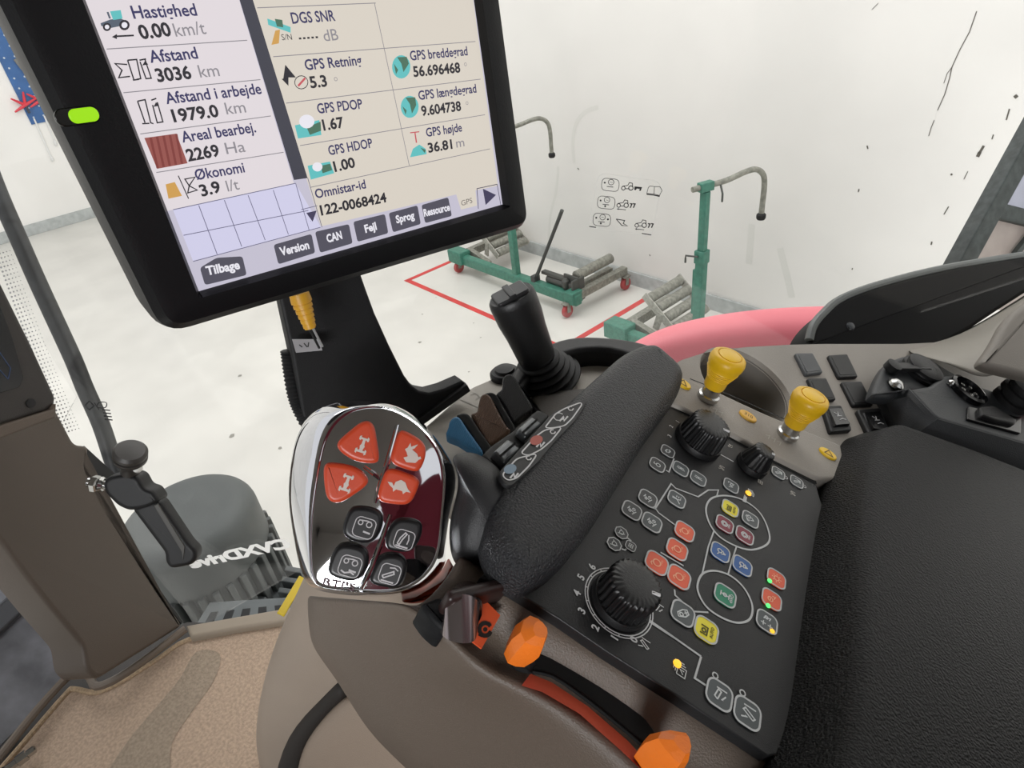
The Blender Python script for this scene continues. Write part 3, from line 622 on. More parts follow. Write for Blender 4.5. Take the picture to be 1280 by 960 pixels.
# black label plate with three outlined pods
lab = ICP.off(.0265)
def z4(x, y): return (540+x/5.3333, 440+y/5.3333)
m = MB(); q = [z4(*p) for p in ((440,810),(640,590),(800,410),(1010,318),(1035,330),(960,455),(820,600),(700,745),(520,905),(470,880))]
m.prism(rpoly([lab.uv(*p) for p in q], .004), lab, -.002, .001, .0006); lp_ = obj('label_plate', m, M('label_black', (30,30,31), .5), CON)
m = MB()
for pod in (((460,830),(560,720),(680,688),(690,700),(640,770),(560,850),(500,868)), ((585,685),(690,570),(745,530),(845,508),(855,520),(790,600),(720,660),(640,700)), ((745,515),(820,420),(880,385),(985,345),(995,358),(930,450),(880,500),(800,515))):
    m.ribbon(rpoly([lab.uv(*z4(*p)) for p in pod], .003), .0009, lab, .0014, True)
for cx, cy in ((540,835),(715,628),(870,455)): m.ribbon([lab.uv(*z4(cx-25,cy+15)), lab.uv(*z4(cx,cy-15)), lab.uv(*z4(cx+5,cy+12)), lab.uv(*z4(cx+30,cy-18))], .0012, lab, .0014)
for cx, cy in ((640,715),(800,540),(920,385)): m.ribbon([lab.uv(*z4(cx+18*math.cos(t), cy+14*math.sin(t))) for t in (0,1,2,3,4,5)], .0008, lab, .0014)
m.ribbon([lab.uv(*z4(840+34*math.cos(t), 440+26*math.sin(t))) for t in [k*.7 for k in range(9)]], .0008, lab, .0014)
obj('pod_outlines', m, white_ink, lp_, sharp=0)
for (cx, cy), col, nm in (((515,790),(120,140,156),'lamp_blue'), ((690,598),(170,84,72),'lamp_red')):
    m = MB(); m.flat([lab.uv(*z4(cx+46*math.cos(t)*.9+10*math.sin(t), cy+30*math.sin(t)-14*math.cos(t))) for t in [k*.42 for k in range(15)]], lab, .0015); obj('pod_symbol', m, M(nm, col, .5), lp_, sharp=0)
# grey rail along the far edge of the keypad
m = MB(); q = [(842,472),(852,470),(897,489),(955,516),(1052,556),(1060,600),(1022,598),(960,567),(862,514),(836,502)]
m.prism(rpoly([iq(*p, .004) for p in q], .004), ICP, -.03, .004, .003); obj('rail', m, greyp, CON)
m = MB(); m.ribbon([iq(*p) for p in ((838,506),(862,518),(960,572),(1020,603))], .006, ICP, .0005); m.ribbon([iq(*p,.004) for p in ((862,474),(900,489),(1000,533))], .0015, ICP, .0046); obj('rail_groove', m, M('groove_black', (12,12,12), .8), CON, sharp=0)
yel = M('warning_yellow', (232,190,30), .35); yel2 = M('button_yellow', (224,176,72), .4)
for (px, py), mt in (((853,479),yel), ((935,520),yel2), ((1035,567),yel)):
    u, v = iq(px, py, .005); m = MB(); pl = ICP.off(.004); m.prism(circ(u, v, .0085, 24, .006), pl, -.001, .002, .001); b = obj('warning_button', m, mt, CON)
    m = MB(); m.text('310', (u-.004, v-.002), (u+.004, v-.002), pl, .0022) if mt is yel2 else m.ribbon([(u-.004,v-.003),(u,v+.004),(u+.004,v-.003)], .001, pl, .0022, True)
    obj('button_mark', m, M('mark_brown', (90,66,24), .6), b, sharp=0)
m = MB()
for cx, cy in ((893,511),(966,548)):
    for k in range(3): m.ribbon([iq(cx-9+k*7, cy-4+k*4, .004), iq(cx-4+k*7, cy-3+k*4, .004), iq(cx-6+k*7, cy+1+k*4, .004)], .0007, ICP, .0044)
obj('rail_print', m, fm, CON, sharp=0)
# ------------------------------------------------------------------ keypad
panel_m = M('keypad_black', (32,32,33), .42, spec=.35, bump=.12, bscale=1500, noise=.12, nscale=40)
KP = root('control_panel', 'black keypad panel of coloured pictogram keys in the armrest console', 'control panel', ih(860,700,0))
m = MB(); q = [(600,722),(606,716),(630,690),(690,600),(790,500),(846,500),(862,519),(960,573),(1020,604),(1030,640),(1000,940),(960,945),(850,872),(760,815),(700,774),(640,737)]
m.prism([iq(*p) for p in q], ICP, -.02, 0, .001); obj('face_plate', m, panel_m, KP)
key_line = M('key_line', (186,188,188), .5)
KC = {'k': M('key_dark', (52,54,55), .38), 'g': M('key_grey', (72,78,80), .38), 'o': M('key_orange', (226,92,58), .4), 'y': M('key_yellow', (232,218,44), .4), 'r': M('key_maroon', (128,38,56), .4), 'b': M('key_blue', (36,86,150), .4), 'e': M('key_green', (16,126,92), .4)}
sym_white = M('symbol_white', (200,204,204), .5); sym_dark = M('symbol_dark', (70,66,20), .6); sym_orange = M('symbol_pale', (244,176,140), .5)
def arc(cx, cy, r, a0, a1, n=12): return [(cx+r*math.cos(math.radians(a0+(a1-a0)*k/n)), cy+r*math.sin(math.radians(a0+(a1-a0)*k/n))) for k in range(n+1)]
SYM = {
 'swap': [('l',[(-.5,.1),(-.2,.4),(.1,.1)]), ('l',[(.5,-.1),(.2,-.4),(-.1,-.1)]), ('c',0,0,.3)],
 'pill': [('c',0,-.1,.28), ('l',[(-.1,.2),(-.1,.5),(.2,.5)])],
 'arrow_lr': [('l',[(-.05,-.55),(-.05,.55)]), ('l',[(-.15,.3),(.1,.0),(-.1,-.2)]), ('l',[(.2,-.4),(.2,.5)])],
 'axle': [('l',[(-.1,.5),(.35,.35)]), ('l',[(.1,.4),(-.2,-.3)]), ('l',[(-.5,-.15),(.1,-.45)]), ('c',.25,-.15,.14), ('c',-.2,.2,.12)],
 'merge': [('l',[(-.1,.55),(-.05,-.05),(-.5,-.45)]), ('l',[(-.05,-.05),(.2,-.45)]), ('l',[(.05,.55),(.05,.0)]), ('l',[(.3,.1),(.5,.1)]), ('l',[(.3,-.15),(.55,-.15)]), ('t','AUTO',.2,-.45,.45)],
 'ring': [('c',0,0,.34), ('l',[(-.5,.35),(-.3,.5),(-.1,.42)]), ('t','PTO',.05,-.5,.5)],
 'pto': [('c',0,.05,.36), ('c',0,.05,.2), ('t','1000',-.3,-.62,.6)],
 'auto': [('l',[(-.55,.5),(-.55,-.1),(.2,-.1),(.2,.5)]), ('c',-.2,.2,.17), ('t','AUTO',-.55,-.62,1.1)],
 'tractor': [('c',.25,.2,.2), ('c',-.35,.25,.12), ('l',[(-.4,.4),(-.1,.45),(.1,.6),(.35,.5)]), ('l',[(-.2,.0),(.0,-.4),(.3,-.1)])],
 'plough': [('c',.1,.1,.24), ('l',[(-.5,.3),(-.15,.1),(.1,.35)]), ('l',[(-.2,-.1),(-.05,-.5),(.3,-.2)]), ('f',[(-.2,-.3),(.05,-.62),(.2,-.25)])],
 'diff': [('l',[(-.3,.45),(.25,.45)]), ('l',[(-.3,-.35),(.3,-.35)]), ('l',[(0,.45),(0,-.35)]), ('c',0,.05,.17), ('t','4WD',-.5,-.75,1.0)],
 'hitch': [('l',[(-.45,.1),(-.3,.35),(.35,.15),(.25,-.1),(-.45,.1)]), ('l',[(.45,.3),(.45,-.55)]), ('l',[(.1,-.5),(-.3,-.25)]), ('f',[(-.35,-.15),(-.32,-.38),(-.18,-.25)])],
 'hitch_down': [('l',[(-.35,-.45),(-.15,-.6),(.3,.2),(.1,.35),(-.35,-.45)]), ('l',[(.5,.35),(.5,-.6)]), ('l',[(-.5,.45),(-.35,.1)]), ('f',[(-.4,.05),(-.25,.2),(-.3,-.1)])],
 'beacon': [('c',0,0,.28)] + [('l',[(.4*math.cos(a),.4*math.sin(a)),(.55*math.cos(a),.55*math.sin(a))]) for a in [k*.785 for k in range(8)]],
 'rotate': [('c',-.1,.15,.26), ('l',[(-.25,.15),(.05,.15)]), ('l',[(.1,-.2),(.45,-.35),(.35,-.0)])],
 'cross': [('l',[(-.35,.6),(-.35,.1)]), ('l',[(-.6,.35),(-.1,.35)]), ('l',[(-.35,-.1),(-.35,-.6)]), ('l',[(-.6,-.35),(-.1,-.35)]), ('c',.4,.1,.15), ('l',[(.15,.35),(.3,.3),(.5,-.3),(.2,-.2)])],
 'engine': [('l',[(-.55,.3),(-.2,.45),(.3,.1),(.5,-.25),(.2,-.5),(-.2,-.3),(-.55,.3)]), ('c',-.2,.1,.16), ('l',[(.05,-.1),(.3,-.35)]), ('l',[(.3,-.1),(.05,-.35)])],
 'ramp': [('l',[(-.4,.3),(-.2,.45),(.4,-.3),(.2,-.45),(-.4,.3)]), ('l',[(-.1,-.5),(.5,-.5),(.5,.3)])],
 'list': [('l',[(-.45,.3),(-.2,-.2),(.0,.25)]), ('c',.2,-.05,.18), ('l',[(.45,.4),(.45,-.4)]), ('l',[(.2,.45),(.5,.45)])],
 'drop': [('l',arc(0,0,.32,30,330)+[(.5,.3),(arc(0,0,.32,30,31)[0])]), ('l',[(-.4,.5),(0,-.5)])],
 'grid': [('l',[(-.4,.4),(-.4,-.4),(.4,-.4),(.4,.4),(-.4,.4)]), ('l',[(0,.4),(0,-.4)]), ('l',[(-.4,0),(.4,0)])],
 'stack': [('l',[(-.5,.3),(-.5,-.4),(.2,-.4),(.2,.3),(-.5,.3)]), ('l',[(-.35,.45),(.4,.45),(.4,-.3)]), ('l',[(-.2,.62),(.58,.62),(.58,-.15)]), ('l',[(-.3,-.2),(0,.1),(0,-.25)])],
}
def draw(m, sym, c, s, lw, pl, h, ax=(0,1), ay=(-1,0)):
    """symbol in units of s round plane point c; ax, ay its reading axes in the plane"""
    T = lambda x, y: (c[0]+(ax[0]*x+ay[0]*y)*s, c[1]+(ax[1]*x+ay[1]*y)*s)
    for e in SYM[sym]:
        if e[0] == 'l': m.ribbon([T(*p) for p in e[1]], lw, pl, h)
        elif e[0] == 'c': m.ribbon([T(*p) for p in circ(e[1], e[2], e[3], 16)], lw, pl, h, True)
        elif e[0] == 'f': m.flat([T(*p) for p in e[1]], pl, h)
        elif e[0] == 't': m.text(e[1], T(e[2], e[3]), T(e[2]+e[4], e[3]), pl, h, .02)
def key(px, py, size, col, sym, led=None, tab=False, shape=None, smat=None, sz=.62):
    u, v = iq(px, py); s = size*.001
    o = rrect(s, s, s*.3, 5, u, v) if shape is None else [(u+(s/2)*math.cos(math.radians(22.5+45*k)), v+(s/2)*math.sin(math.radians(22.5+45*k))) for k in range(8)]
    m = MB(); m.prism(o, ICP, 0, .0009, .0005); k = obj('key', m, KC[col], KP)
    m = MB(); m.ribbon(o, s*.075, ICP, .0011, True)
    if tab: m.ribbon(circ(u-s*.28, v+s*.62, s*.11, 10), s*.05, ICP, .0011, True) if tab == 1 else m.ribbon(circ(u+s*.62, v, s*.13, 10), s*.05, ICP, .0011, True)
    obj('key_outline', m, key_line, k, sharp=0)
    m = MB(); draw(m, sym, (u, v), s*.5*sz/.62, s*.055, ICP, .0012)
    obj('symbol', m, smat or (sym_dark if col == 'y' else sym_orange if col == 'o' else sym_white), k, sharp=0)
    if led:
        m = MB(); lu, lv = iq(*led[:2]); m.lathe(ICP.at(lu, lv, .0008), ICP.N, [(.0017,0),(.0015,.0008),(.0006,.0012)], 12); obj('indicator', m, EM('led_'+led[2], {'green':(90,235,120),'amber':(250,180,50)}[led[2]], 1.6), k)
for a in ((834,565,11,'k','swap'),(821,582,12,'k','pill'),(850,587,12.5,'g','arrow_lr'),(872,599,12.5,'g','arrow_lr'),(845,625,13.2,'g','merge'),
          (809,624,13.2,'k','axle'),(789,639,13.5,'k','axle'),(814,654,13.8,'g','axle'),(913,608,12.3,'g','list')):
    key(*a)
key(982-10,592,11.5,'g','ramp',None,2); key(995,603,11.5,'g','ramp',None,2)
key(912,636,13,'y','auto'); key(937,650,13,'g','tractor'); key(905,656,13.2,'r','pto'); key(930,670,13.5,'r','pto')
key(855,665,14,'o','ring'); key(845.5,687.5,14.4,'o','ring'); key(820,704.5,15,'o','ring'); key(848,722,15,'o','ring')
key(899.5,691,13.6,'b','plough'); key(927,708,13.8,'b','plough'); key(905.5,745,14.6,'e','diff')
key(969.5,724,13.4,'o','beacon',(961,727,'green')); key(963.5,750,13.8,'o','rotate',(959,758,'green')); key(957.5,778,14.2,'g','cross',(964,790,'amber'))
key(852.5,767.5,14.8,'g','engine'); key(882,788,15,'y','auto')
key(898,869,15.5,'g','hitch',None,1); key(933,892,15.8,'g','hitch_down',None,1)
key(776,667,9.5,'k','drop',shape=8); key(767,681,10,'k','drop',shape=8); key(787.5,683.5,7,'k','grid')
# printed lines of the keypad
def pl_(pts, wd=.0011): m = MB(); m.ribbon([iq(*p) for p in pts], wd, ICP, .0004); obj('printed_line', m, key_line, KP, sharp=0)
z5 = lambda x, y: (660+x/3.5556, 560+y/3.5556)
def ell(pts, wd=.0014): m = MB(); m.ribbon([tuple(p[:2]) for p in cat([Vector((*iq(*z5(*p)),0)) for p in pts], 6)], wd, ICP, .0004, True); obj('printed_oval', m, key_line, KP, sharp=0)
ell([(790,270),(815,225),(880,213),(960,235),(1030,290),(1068,370),(1065,425),(1000,453),(930,440),(850,395),(805,335)])
ell([(752,610),(775,560),(830,547),(900,570),(960,625),(995,700),(985,760),(935,778),(870,760),(800,715),(762,660)])
for pts in ([(655,345),(580,290),(565,270),(635,160),(655,180),(755,218),(800,188),(845,188),(838,215)], [(570,275),(560,270),(545,265)],
            [(825,370),(800,440),(772,565)], [(925,440),(905,500),(888,562)], [(735,728),(800,732)], [(650,630),(652,655),(690,690)],
            [(540,775),(660,853)], [(588,465),(690,525)], [(855,30),(912,62)], [(1048,128),(1062,85),(1075,90)], [(960,240),(968,220),(960,210)], [(612,100),(625,108),(648,48)],
            [(440,400),(455,412),(450,420)], [(415,450),(430,455),(440,445)]):
    pl_([z5(*p) for p in pts])
pl_([(812,776),(876,821)], .0013); pl_([(876,821),(868,848),(885,859)], .0013); pl_([(917,878),(919,879)])
m = MB(); m.flat([iq(*z5(*p)) for p in ((952,238),(958,215),(972,220),(968,246))], ICP, .0005)
obj('printed_tab', m, key_line, KP, sharp=0)
# lit pictograms that are not keys
for (px, py), sy in (((851,838),'stack'), ((939,617),'stack')):
    m = MB(); draw(m, sy, iq(px, py), .0075 if py > 700 else .005, .0006, ICP, .0005); k = obj('page_symbol', m, sym_white, KP, sharp=0)
    m = MB(); lu, lv = iq(px-5, py-8) if py > 700 else iq(px-4, py); m.lathe(ICP.at(lu, lv, .0004), ICP.N, [(.0026,0),(.0022,.0009),(.0008,.0013)], 14); obj('indicator', m, EM('led_amber', (250,180,50), 1.6), k)
for (px, py), sy in (((790,760+45),'hitch_down'), ((822,760),'hitch'), ((912,558),'hitch'), ((901,585),'hitch_down'), ((950,603),'grid'), ((990,617),'hitch_down')):
    m = MB(); draw(m, sy, iq(px+14 if py == 805 else px, py), .006 if py > 700 else .0045, .0006, ICP, .0005); obj('printed_symbol', m, white_ink if py > 700 else fm, KP, sharp=0)
m = MB()
for t, (px, py) in (('6',(740,709)),('5',(726,722)),('4',(721,742)),('3',(727,764)),('2',(744,785)),('1',(768,798)),('0',(792,800))):
    u, v = iq(px, py); m.text(t, (u+.002, v-.0016), (u+.002, v+.0016), ICP, .0005, .03, .0046, True)
for t, (px, py) in (('1',(846,527)),('2',(838,533)),('3',(836,545))):
    u, v = iq(px, py); m.text(t, (u+.002, v-.0012), (u+.002, v+.0012), ICP, .0005, .02, .0034, True)
obj('dial_numbers', m, white_ink, KP, sharp=0)
# ------------------------------------------------------------------ rotary knobs
def rotary(label, c, r0, r1, hgt, ring, grip):
    o = ICP.at(c[0], c[1], 0); T = root('rotary_knob', label, 'knob', o, 'black rotary knobs')
    if ring:
        m = MB(); m.ribbon(circ(*c, ring, 40), .0007, ICP, .0005, True); m.ribbon(circ(*c, ring-.0016, 40), .0007, ICP, .0005, True)
        for k in range(9): a = math.radians(95+k*24); m.ribbon([(c[0]+(ring-.002)*math.cos(a), c[1]+(ring-.002)*math.sin(a)), (c[0]+(ring+.0004)*math.cos(a), c[1]+(ring+.0004)*math.sin(a))], .0007, ICP, .0005)
        obj('dial_ring', m, white_ink, T, sharp=0)
    m = MB(); m.lathe(o, ICP.N, [(r0*.9,0),(r0,.001),(r0,.004),(r0*.96,.006)], 48); obj('skirt', m, blackp, T)
    m = MB(); m.lathe(o+ICP.N*.004, ICP.N, [(r0*.9,0),(r0*.86,hgt*.35),(r1*1.04,hgt*.8),(r1,hgt*.95),(r1*.93,hgt),(r1*.6,hgt+.0008)], grip*4, 4, .035); g = obj('grip', m, M('knob_black', (22,22,23), .38, bump=.1, bscale=900), T, sharp=40)
    m = MB(); p = o+ICP.N*(hgt+.0048)+ICP.X*r1*.75; m.box(p, ICP.Y*.3+ICP.X, ICP.Y, ICP.N, r1*.35, .0018, .001, .0003); obj('pointer', m, white_ink, g)
rotary('large black fluted knob inside the ring numbered 0 to 6, near edge of the keypad', (-.033,-.0625), .0186, .0156, .0185, .0220, 26)
rotary('medium black fluted knob at the keypad far end below the left yellow pull knob', iq(871,553), .0200, .0155, .0195, None, 26)
rotary('small black knob at the far end of the keypad below the right yellow pull knob', iq(938,583), .0132, .0086, .0165, None, 14)
# ------------------------------------------------------------------ yellow pull knobs
ycap = M('pull_yellow', (232,184,26), .38, bump=.08, bscale=900)
for (bx, by), lb in (((884,498),'yellow pull knob standing beside the cup holder at the left of the grey rail'), ((983,545),'yellow pull knob standing before the rocker switches at the right of the grey rail')):
    o = ih(bx, by, .004); n_ = ICP.N*.95+Vector((-.12,0,.1)); T = root('pull_knob', lb, 'knob', o, 'yellow pull knobs'); n_.normalize()
    m = MB(); m.lathe(o, n_, [(.0085,0),(.0095,.001),(.0095,.005),(.0078,.006),(.0078,.013),(.0065,.0135),(.006,.02)], 24); obj('stem', m, chrome if False else silver, T)
    m = MB(); prof = [(.0085,.0135),(.0092,.015),(.0096,.022)]
    for k in range(5): prof += [(.0104+k*.0009,.024+k*.0022),(.0100+k*.0009,.0247+k*.0022)]
    prof += [(.0152,.038),(.0156,.042),(.0146,.0455),(.0125,.047),(.0105,.0472),(.0100,.0464)]
    m.lathe(o, n_, prof, 32); c = obj('cap', m, ycap, T, sharp=50)
    m = MB(); m.lathe(o, n_, [(.0096,.046),(.0096,.0474),(.0088,.0479)], 32); obj('cap_disc', m, M('pull_yellow_light', (238,192,34), .3), c)
# ------------------------------------------------------------------ chrome multifunction lever
def zc(x, y): return (340+x/3.2, 480+y/3.2)
MC = Pl(P(462,620,.38), cw((1,.22,0)), cw((.22,-1,0)))       # faces the driver's eye
_r = (CAM-P(462,620,.38)).normalized(); _y = cw((.20,-1,.12)); MC = Pl(P(462,620,.38), _y.cross(_r), _y)
def mq_(px, py, h=0): return MC.uv(px, py, h)
ML = root('multifunction_lever', 'chrome multifunction lever with orange and black buttons at the front of the armrest', 'lever', P(575,770,.42))
outer = [zc(*p) for p in ((66,330),(82,225),(122,140),(190,80),(285,56),(400,56),(500,80),(590,132),(655,205),(705,285),(742,345),(742,430),(716,505),(702,600),(698,690),(700,730),(640,800),(550,848),(420,858),(260,846),(165,828),(120,785),(95,690),(72,560),(57,440))]
face = [zc(*p) for p in ((186,350),(200,270),(225,190),(275,130),(340,95),(430,88),(500,105),(575,150),(630,205),(672,265),(690,340),(690,430),(682,505),(676,590),(668,670),(640,735),(590,790),(520,828),(410,836),(270,824),(180,812),(160,775),(152,690),(155,570),(168,450))]
def rg(pts, h, k=1.0):
    c = mq_(462,622,h); o = []
    for p in pts:
        q = mq_(*p, h); o.append(MC.at(c[0]+(q[0]-c[0])*k, c[1]+(q[1]-c[1])*k, h))
    return o
def mixp(a, b, t): return [(p[0]*(1-t)+q[0]*t, p[1]*(1-t)+q[1]*t) for p, q in zip(a, b)]
m = MB(); m.rings([rg(outer,-.045,.80), rg(outer,-.034,.97), rg(outer,-.022), rg(mixp(outer,face,.35),-.010), rg(mixp(outer,face,.72),-.0015), rg(mixp(outer,face,.94),.0012), rg(face,-.0002), rg(face,.0004,.93), rg(face,.0030,.6), rg(face,.0044,.25)])
obj('chrome_shell', m, chrome, ML, sub=2)
def zb1(x, y): return (380+x/6.7368, 500+y/6.7368)
def zb2(x, y): return (370+x/6.7368, 620+y/6.7368)
b_or = M('button_orange', (192,66,34), .38, bump=.05, bscale=600); b_bk = M('button_black', (17,16,18), .35); sil = M('icon_silver', (196,184,176), .5); ic_d = M('icon_grey', (176,172,174), .5); recess = M('button_recess', (26,15,14), .5)
axle_icon = [(-.42,.62),(-.28,.72),(-.28,.58),(.22,.58),(.22,.72),(.36,.62),(.36,.38),(.22,.32),(.22,.42),(.1,.42),(.12,.05),(.2,-.1),(.12,-.3),(.12,-.42),(.3,-.42),(.3,-.3),(.44,-.36),(.44,-.66),(.3,-.74),(.3,-.6),(-.3,-.6),(-.3,-.74),(-.44,-.66),(-.44,-.36),(-.3,-.3),(-.3,-.42),(-.14,-.42),(-.14,-.3),(-.2,-.1),(-.12,.05),(-.1,.42),(-.28,.42),(-.28,.32),(-.42,.38)]
hare = [(-.5,.2),(-.35,.35),(-.25,.7),(-.15,.45),(.25,.72),(.1,.4),(-.05,.3),(.35,.1),(.5,-.1),(.6,.0),(.7,-.15),(.55,-.25),(.4,-.5),(-.2,-.6),(-.45,-.35),(-.2,-.2),(-.35,.05)]
turtle = [(-.85,.25),(-.55,.25),(-.4,.05),(-.35,.35),(-.05,.55),(.25,.45),(.5,.1),(.75,-.1),(.45,-.1),(.3,-.3),(.2,-.12),(-.2,-.1),(-.35,-.3),(-.42,-.08),(-.65,.05)]
def mbutton(pts, rad, mt, hgt, icon, lab):
    hgt += .0026
    u = [mq_(*p, hgt) for p in pts]; o = rpoly(u, rad, 6); cx = sum(p[0] for p in u)/len(u); cy = sum(p[1] for p in u)/len(u)
    m = MB(); m.flat([(cx+(x-cx)*1.07, cy+(y-cy)*1.07) for x, y in o], MC, -.002)
    m.prism(o, MC, -.004, hgt, .0026, 4)
    b = obj('button', m, mt, ML, sharp=32); b['label'] = lab
    m = MB(); ax = Vector(mq_(480,600))-Vector(mq_(466,640)); ax.normalize(); ay = Vector((-ax.y, ax.x))
    pc = icon[1]; c = Vector(mq_(*pc, hgt)); s = icon[2]
    if icon[0] in ('axle','hare','turtle'):
        poly = {'axle': axle_icon, 'hare': hare, 'turtle': turtle}[icon[0]]
        if icon[0] == 'axle': m.flat([tuple(c + (Vector((ax.y,-ax.x))*x + ax*y)*s) for x, y in poly], MC, hgt+.0003)
        else: m.flat([tuple(c + (Vector((1,-.05))*x + Vector((.05,1))*y)*s) for x, y in poly], MC, hgt+.0003)
        obj('symbol', m, sil, b, sharp=0)
    else:
        e1 = Vector((ax.y,-ax.x)); T = lambda x, y: tuple(c + (e1*x + ax*y)*s)
        o2 = rrect(2,1.9,.5,4); m.ribbon([T(*p) for p in o2], .0005, MC, hgt+.0003, True)
        if icon[0] == 'car':
            m.ribbon([T(*p) for p in circ(-.5,.4,.22,10)], .0006, MC, hgt+.0003, True); m.ribbon([T(*p) for p in circ(.35,.4,.26,10)], .0006, MC, hgt+.0003, True); m.ribbon([T(*p) for p in ((-.7,.6),(.1,.7),(.5,.65))], .0007, MC, hgt+.0003); m.ribbon([T(*p) for p in ((0,-.35),(.7,-.4))], .0010, MC, hgt+.0003)
            if icon[3]: m.ribbon([T(*p) for p in ((-.7,-.55),(-.3,-.7),(.2,-.5),(.6,-.65))], .0009, MC, hgt+.0003)
        else:
            m.ribbon([T(*p) for p in ((-.6,-.55),(-.45,.1),(-.1,.7),(.1,.6),(-.2,-.05),(-.35,-.6),(-.6,-.55))] if not icon[3] else [T(*p) for p in ((-.7,-.3),(-.5,-.5),(.4,.1),(.3,.35),(-.7,-.3))], .0008, MC, hgt+.0003)
            m.ribbon([T(*p) for p in ((-.7,-.75),(.6,-.75))], .0009, MC, hgt+.0003)
            if not icon[3]: m.ribbon([T(*p) for p in ((.3,.6),(.45,.1),(.4,-.4))], .0007, MC, hgt+.0003)
            else: m.ribbon([T(*p) for p in ((-.2,.6),(.3,.7),(.7,.5))], .0007, MC, hgt+.0003)
        obj('symbol', m, ic_d, b, sharp=0)
mbutton([zb1(*p) for p in ((262,360),(495,165),(590,190),(640,500),(600,540),(440,525),(300,440))], [.006,.006,.006,.006,.005,.008,.006], b_or, .0052, ('axle', zb1(494,380), .0074), 'orange button, upper left on the chrome lever')
mbutton([zb1(*p) for p in ((160,560),(200,520),(440,555),(550,660),(525,730),(300,880),(190,850),(165,700))], [.006,.006,.01,.006,.006,.006,.006,.01], b_or, .0052, ('axle', zb1(360,700), .0076), 'orange button, lower left on the chrome lever')
mbutton([zb1(*p) for p in ((800,250),(870,262),(1025,360),(1030,480),(975,605),(900,600),(715,530),(760,370))], [.005,.006,.006,.008,.006,.008,.006,.01], b_or, .0048, ('hare', zb1(905,455), .0090), 'orange button with hare symbol')
mbutton([zb1(*p) for p in ((690,585),(760,575),(985,660),(960,760),(895,885),(770,885),(610,855),(640,700))], [.006,.006,.007,.008,.006,.01,.006,.01], b_or, .0048, ('turtle', zb1(805,745), .0092), 'orange button with turtle symbol')
mbutton([zb2(*p) for p in ((375,320),(430,130),(500,75),(680,100),(745,170),(720,300),(650,400),(500,400))], [.006,.008,.006,.008,.007,.008,.008,.01], b_bk, .0048, ('car', zb2(575,268), .0060, 0), 'black button, upper left')
mbutton([zb2(*p) for p in ((250,640),(320,440),(400,395),(560,425),(620,500),(600,640),(500,735),(330,700))], [.008,.01,.008,.008,.008,.01,.008,.01], b_bk, .0048, ('car', zb2(455,592), .0060, 1), 'black button, lower left')
mbutton([zb2(*p) for p in ((740,450),(775,270),(860,180),(1010,195),(1072,240),(1055,360),(980,470),(880,480))], [.008,.01,.008,.008,.006,.01,.008,.01], b_bk, .0044, ('arm', zb2(912,368), .0056, 0), 'black button, upper right')
mbutton([zb2(*p) for p in ((605,740),(650,600),(720,490),(880,490),(945,560),(930,680),(880,775),(760,780))], [.008,.01,.008,.01,.008,.01,.008,.01], b_bk, .0044, ('arm', zb2(790,658), .0058, 1), 'black button, lower right')
m = MB(); m.tube([MC.at(*mq_(*p), .0040) for p in ((497,531),(485,575),(474,610),(469,628))], [.0012,.0017,.0017,.0012], 10); m.tube([MC.at(*mq_(*p), .0040) for p in ((488,642),(478,672),(464,710),(452,734))], [.0012,.0017,.0017,.0012], 10)
m.tube([MC.at(*mq_(*p), .0042) for p in ((455,583),(468,592),(474,598))], [.001,.0016,.001], 8); obj('divider_ridge', m, chrome, ML)
m = MB(); m.text('RTPS', mq_(403,730), mq_(443,738), MC, .0014, .02, .0038); obj('embossed_letters', m, M('emboss_dark', (60,20,32), .4), ML, sharp=0)
# black hand rest behind the chrome head
hr = [zc(*p) for p in ((712,300),(730,272),(790,262),(850,285),(915,335),(960,410),(990,500),(1003,590),(990,680),(950,740),(880,778),(800,776),(735,735),(712,690),(702,600),(716,505),(742,430),(744,345))]
def rg2(pts, h, k): 
    c = mq_(*zc(850,540), h); return [MC.at(c[0]+(mq_(*p,h)[0]-c[0])*k, c[1]+(mq_(*p,h)[1]-c[1])*k, h) for p in pts]
m = MB(); m.rings([rg2(hr,-.045,.7), rg2(hr,-.03,.93), rg2(hr,-.008,1.0), rg2(hr,.012,.93), rg2(hr,.022,.75), rg2(hr,.027,.45), rg2(hr,.029,.15)]); obj('hand_rest', m, M('rest_black', (26,26,28), .42, bump=.25, bscale=1400), ML, sub=2)
# under the head: orange trigger, collar and chrome stem
m = MB(); q = [mq_(*p,-.02) for p in ((500,752),(530,745),(556,725),(566,705),(572,722),(560,742),(540,752),(514,756))]; m.prism(rpoly(q,.003), MC, -.045, -.018, .004); obj('trigger', m, b_or, ML)
m = MB(); m.prism(rpoly([iq(*p, .004) for p in ((556,738),(590,730),(632,722),(640,734),(600,745),(560,754))], .004), ICP, -.012, .006, .003); obj('collar', m, M('collar_dark', (40,26,24), .4), ML)
m = MB(); m.tube([P(588,732,.385), ih(579,764,-.002), ih(573,793,-.012)], [.0095,.010,.0095], 20); obj('stem', m, M('stem_metal', (150,140,140), .2, .9), ML)
m = MB(); m.prism(rpoly([iq(*p, -.010) for p in ((526,754),(550,744),(562,752),(562,786),(556,788),(540,774))], .003), ICP, -.03, -.010, .003); obj('boot', m, M('boot_black', (15,16,18), .6, noise=.5, nscale=200, spec=.25), ML)
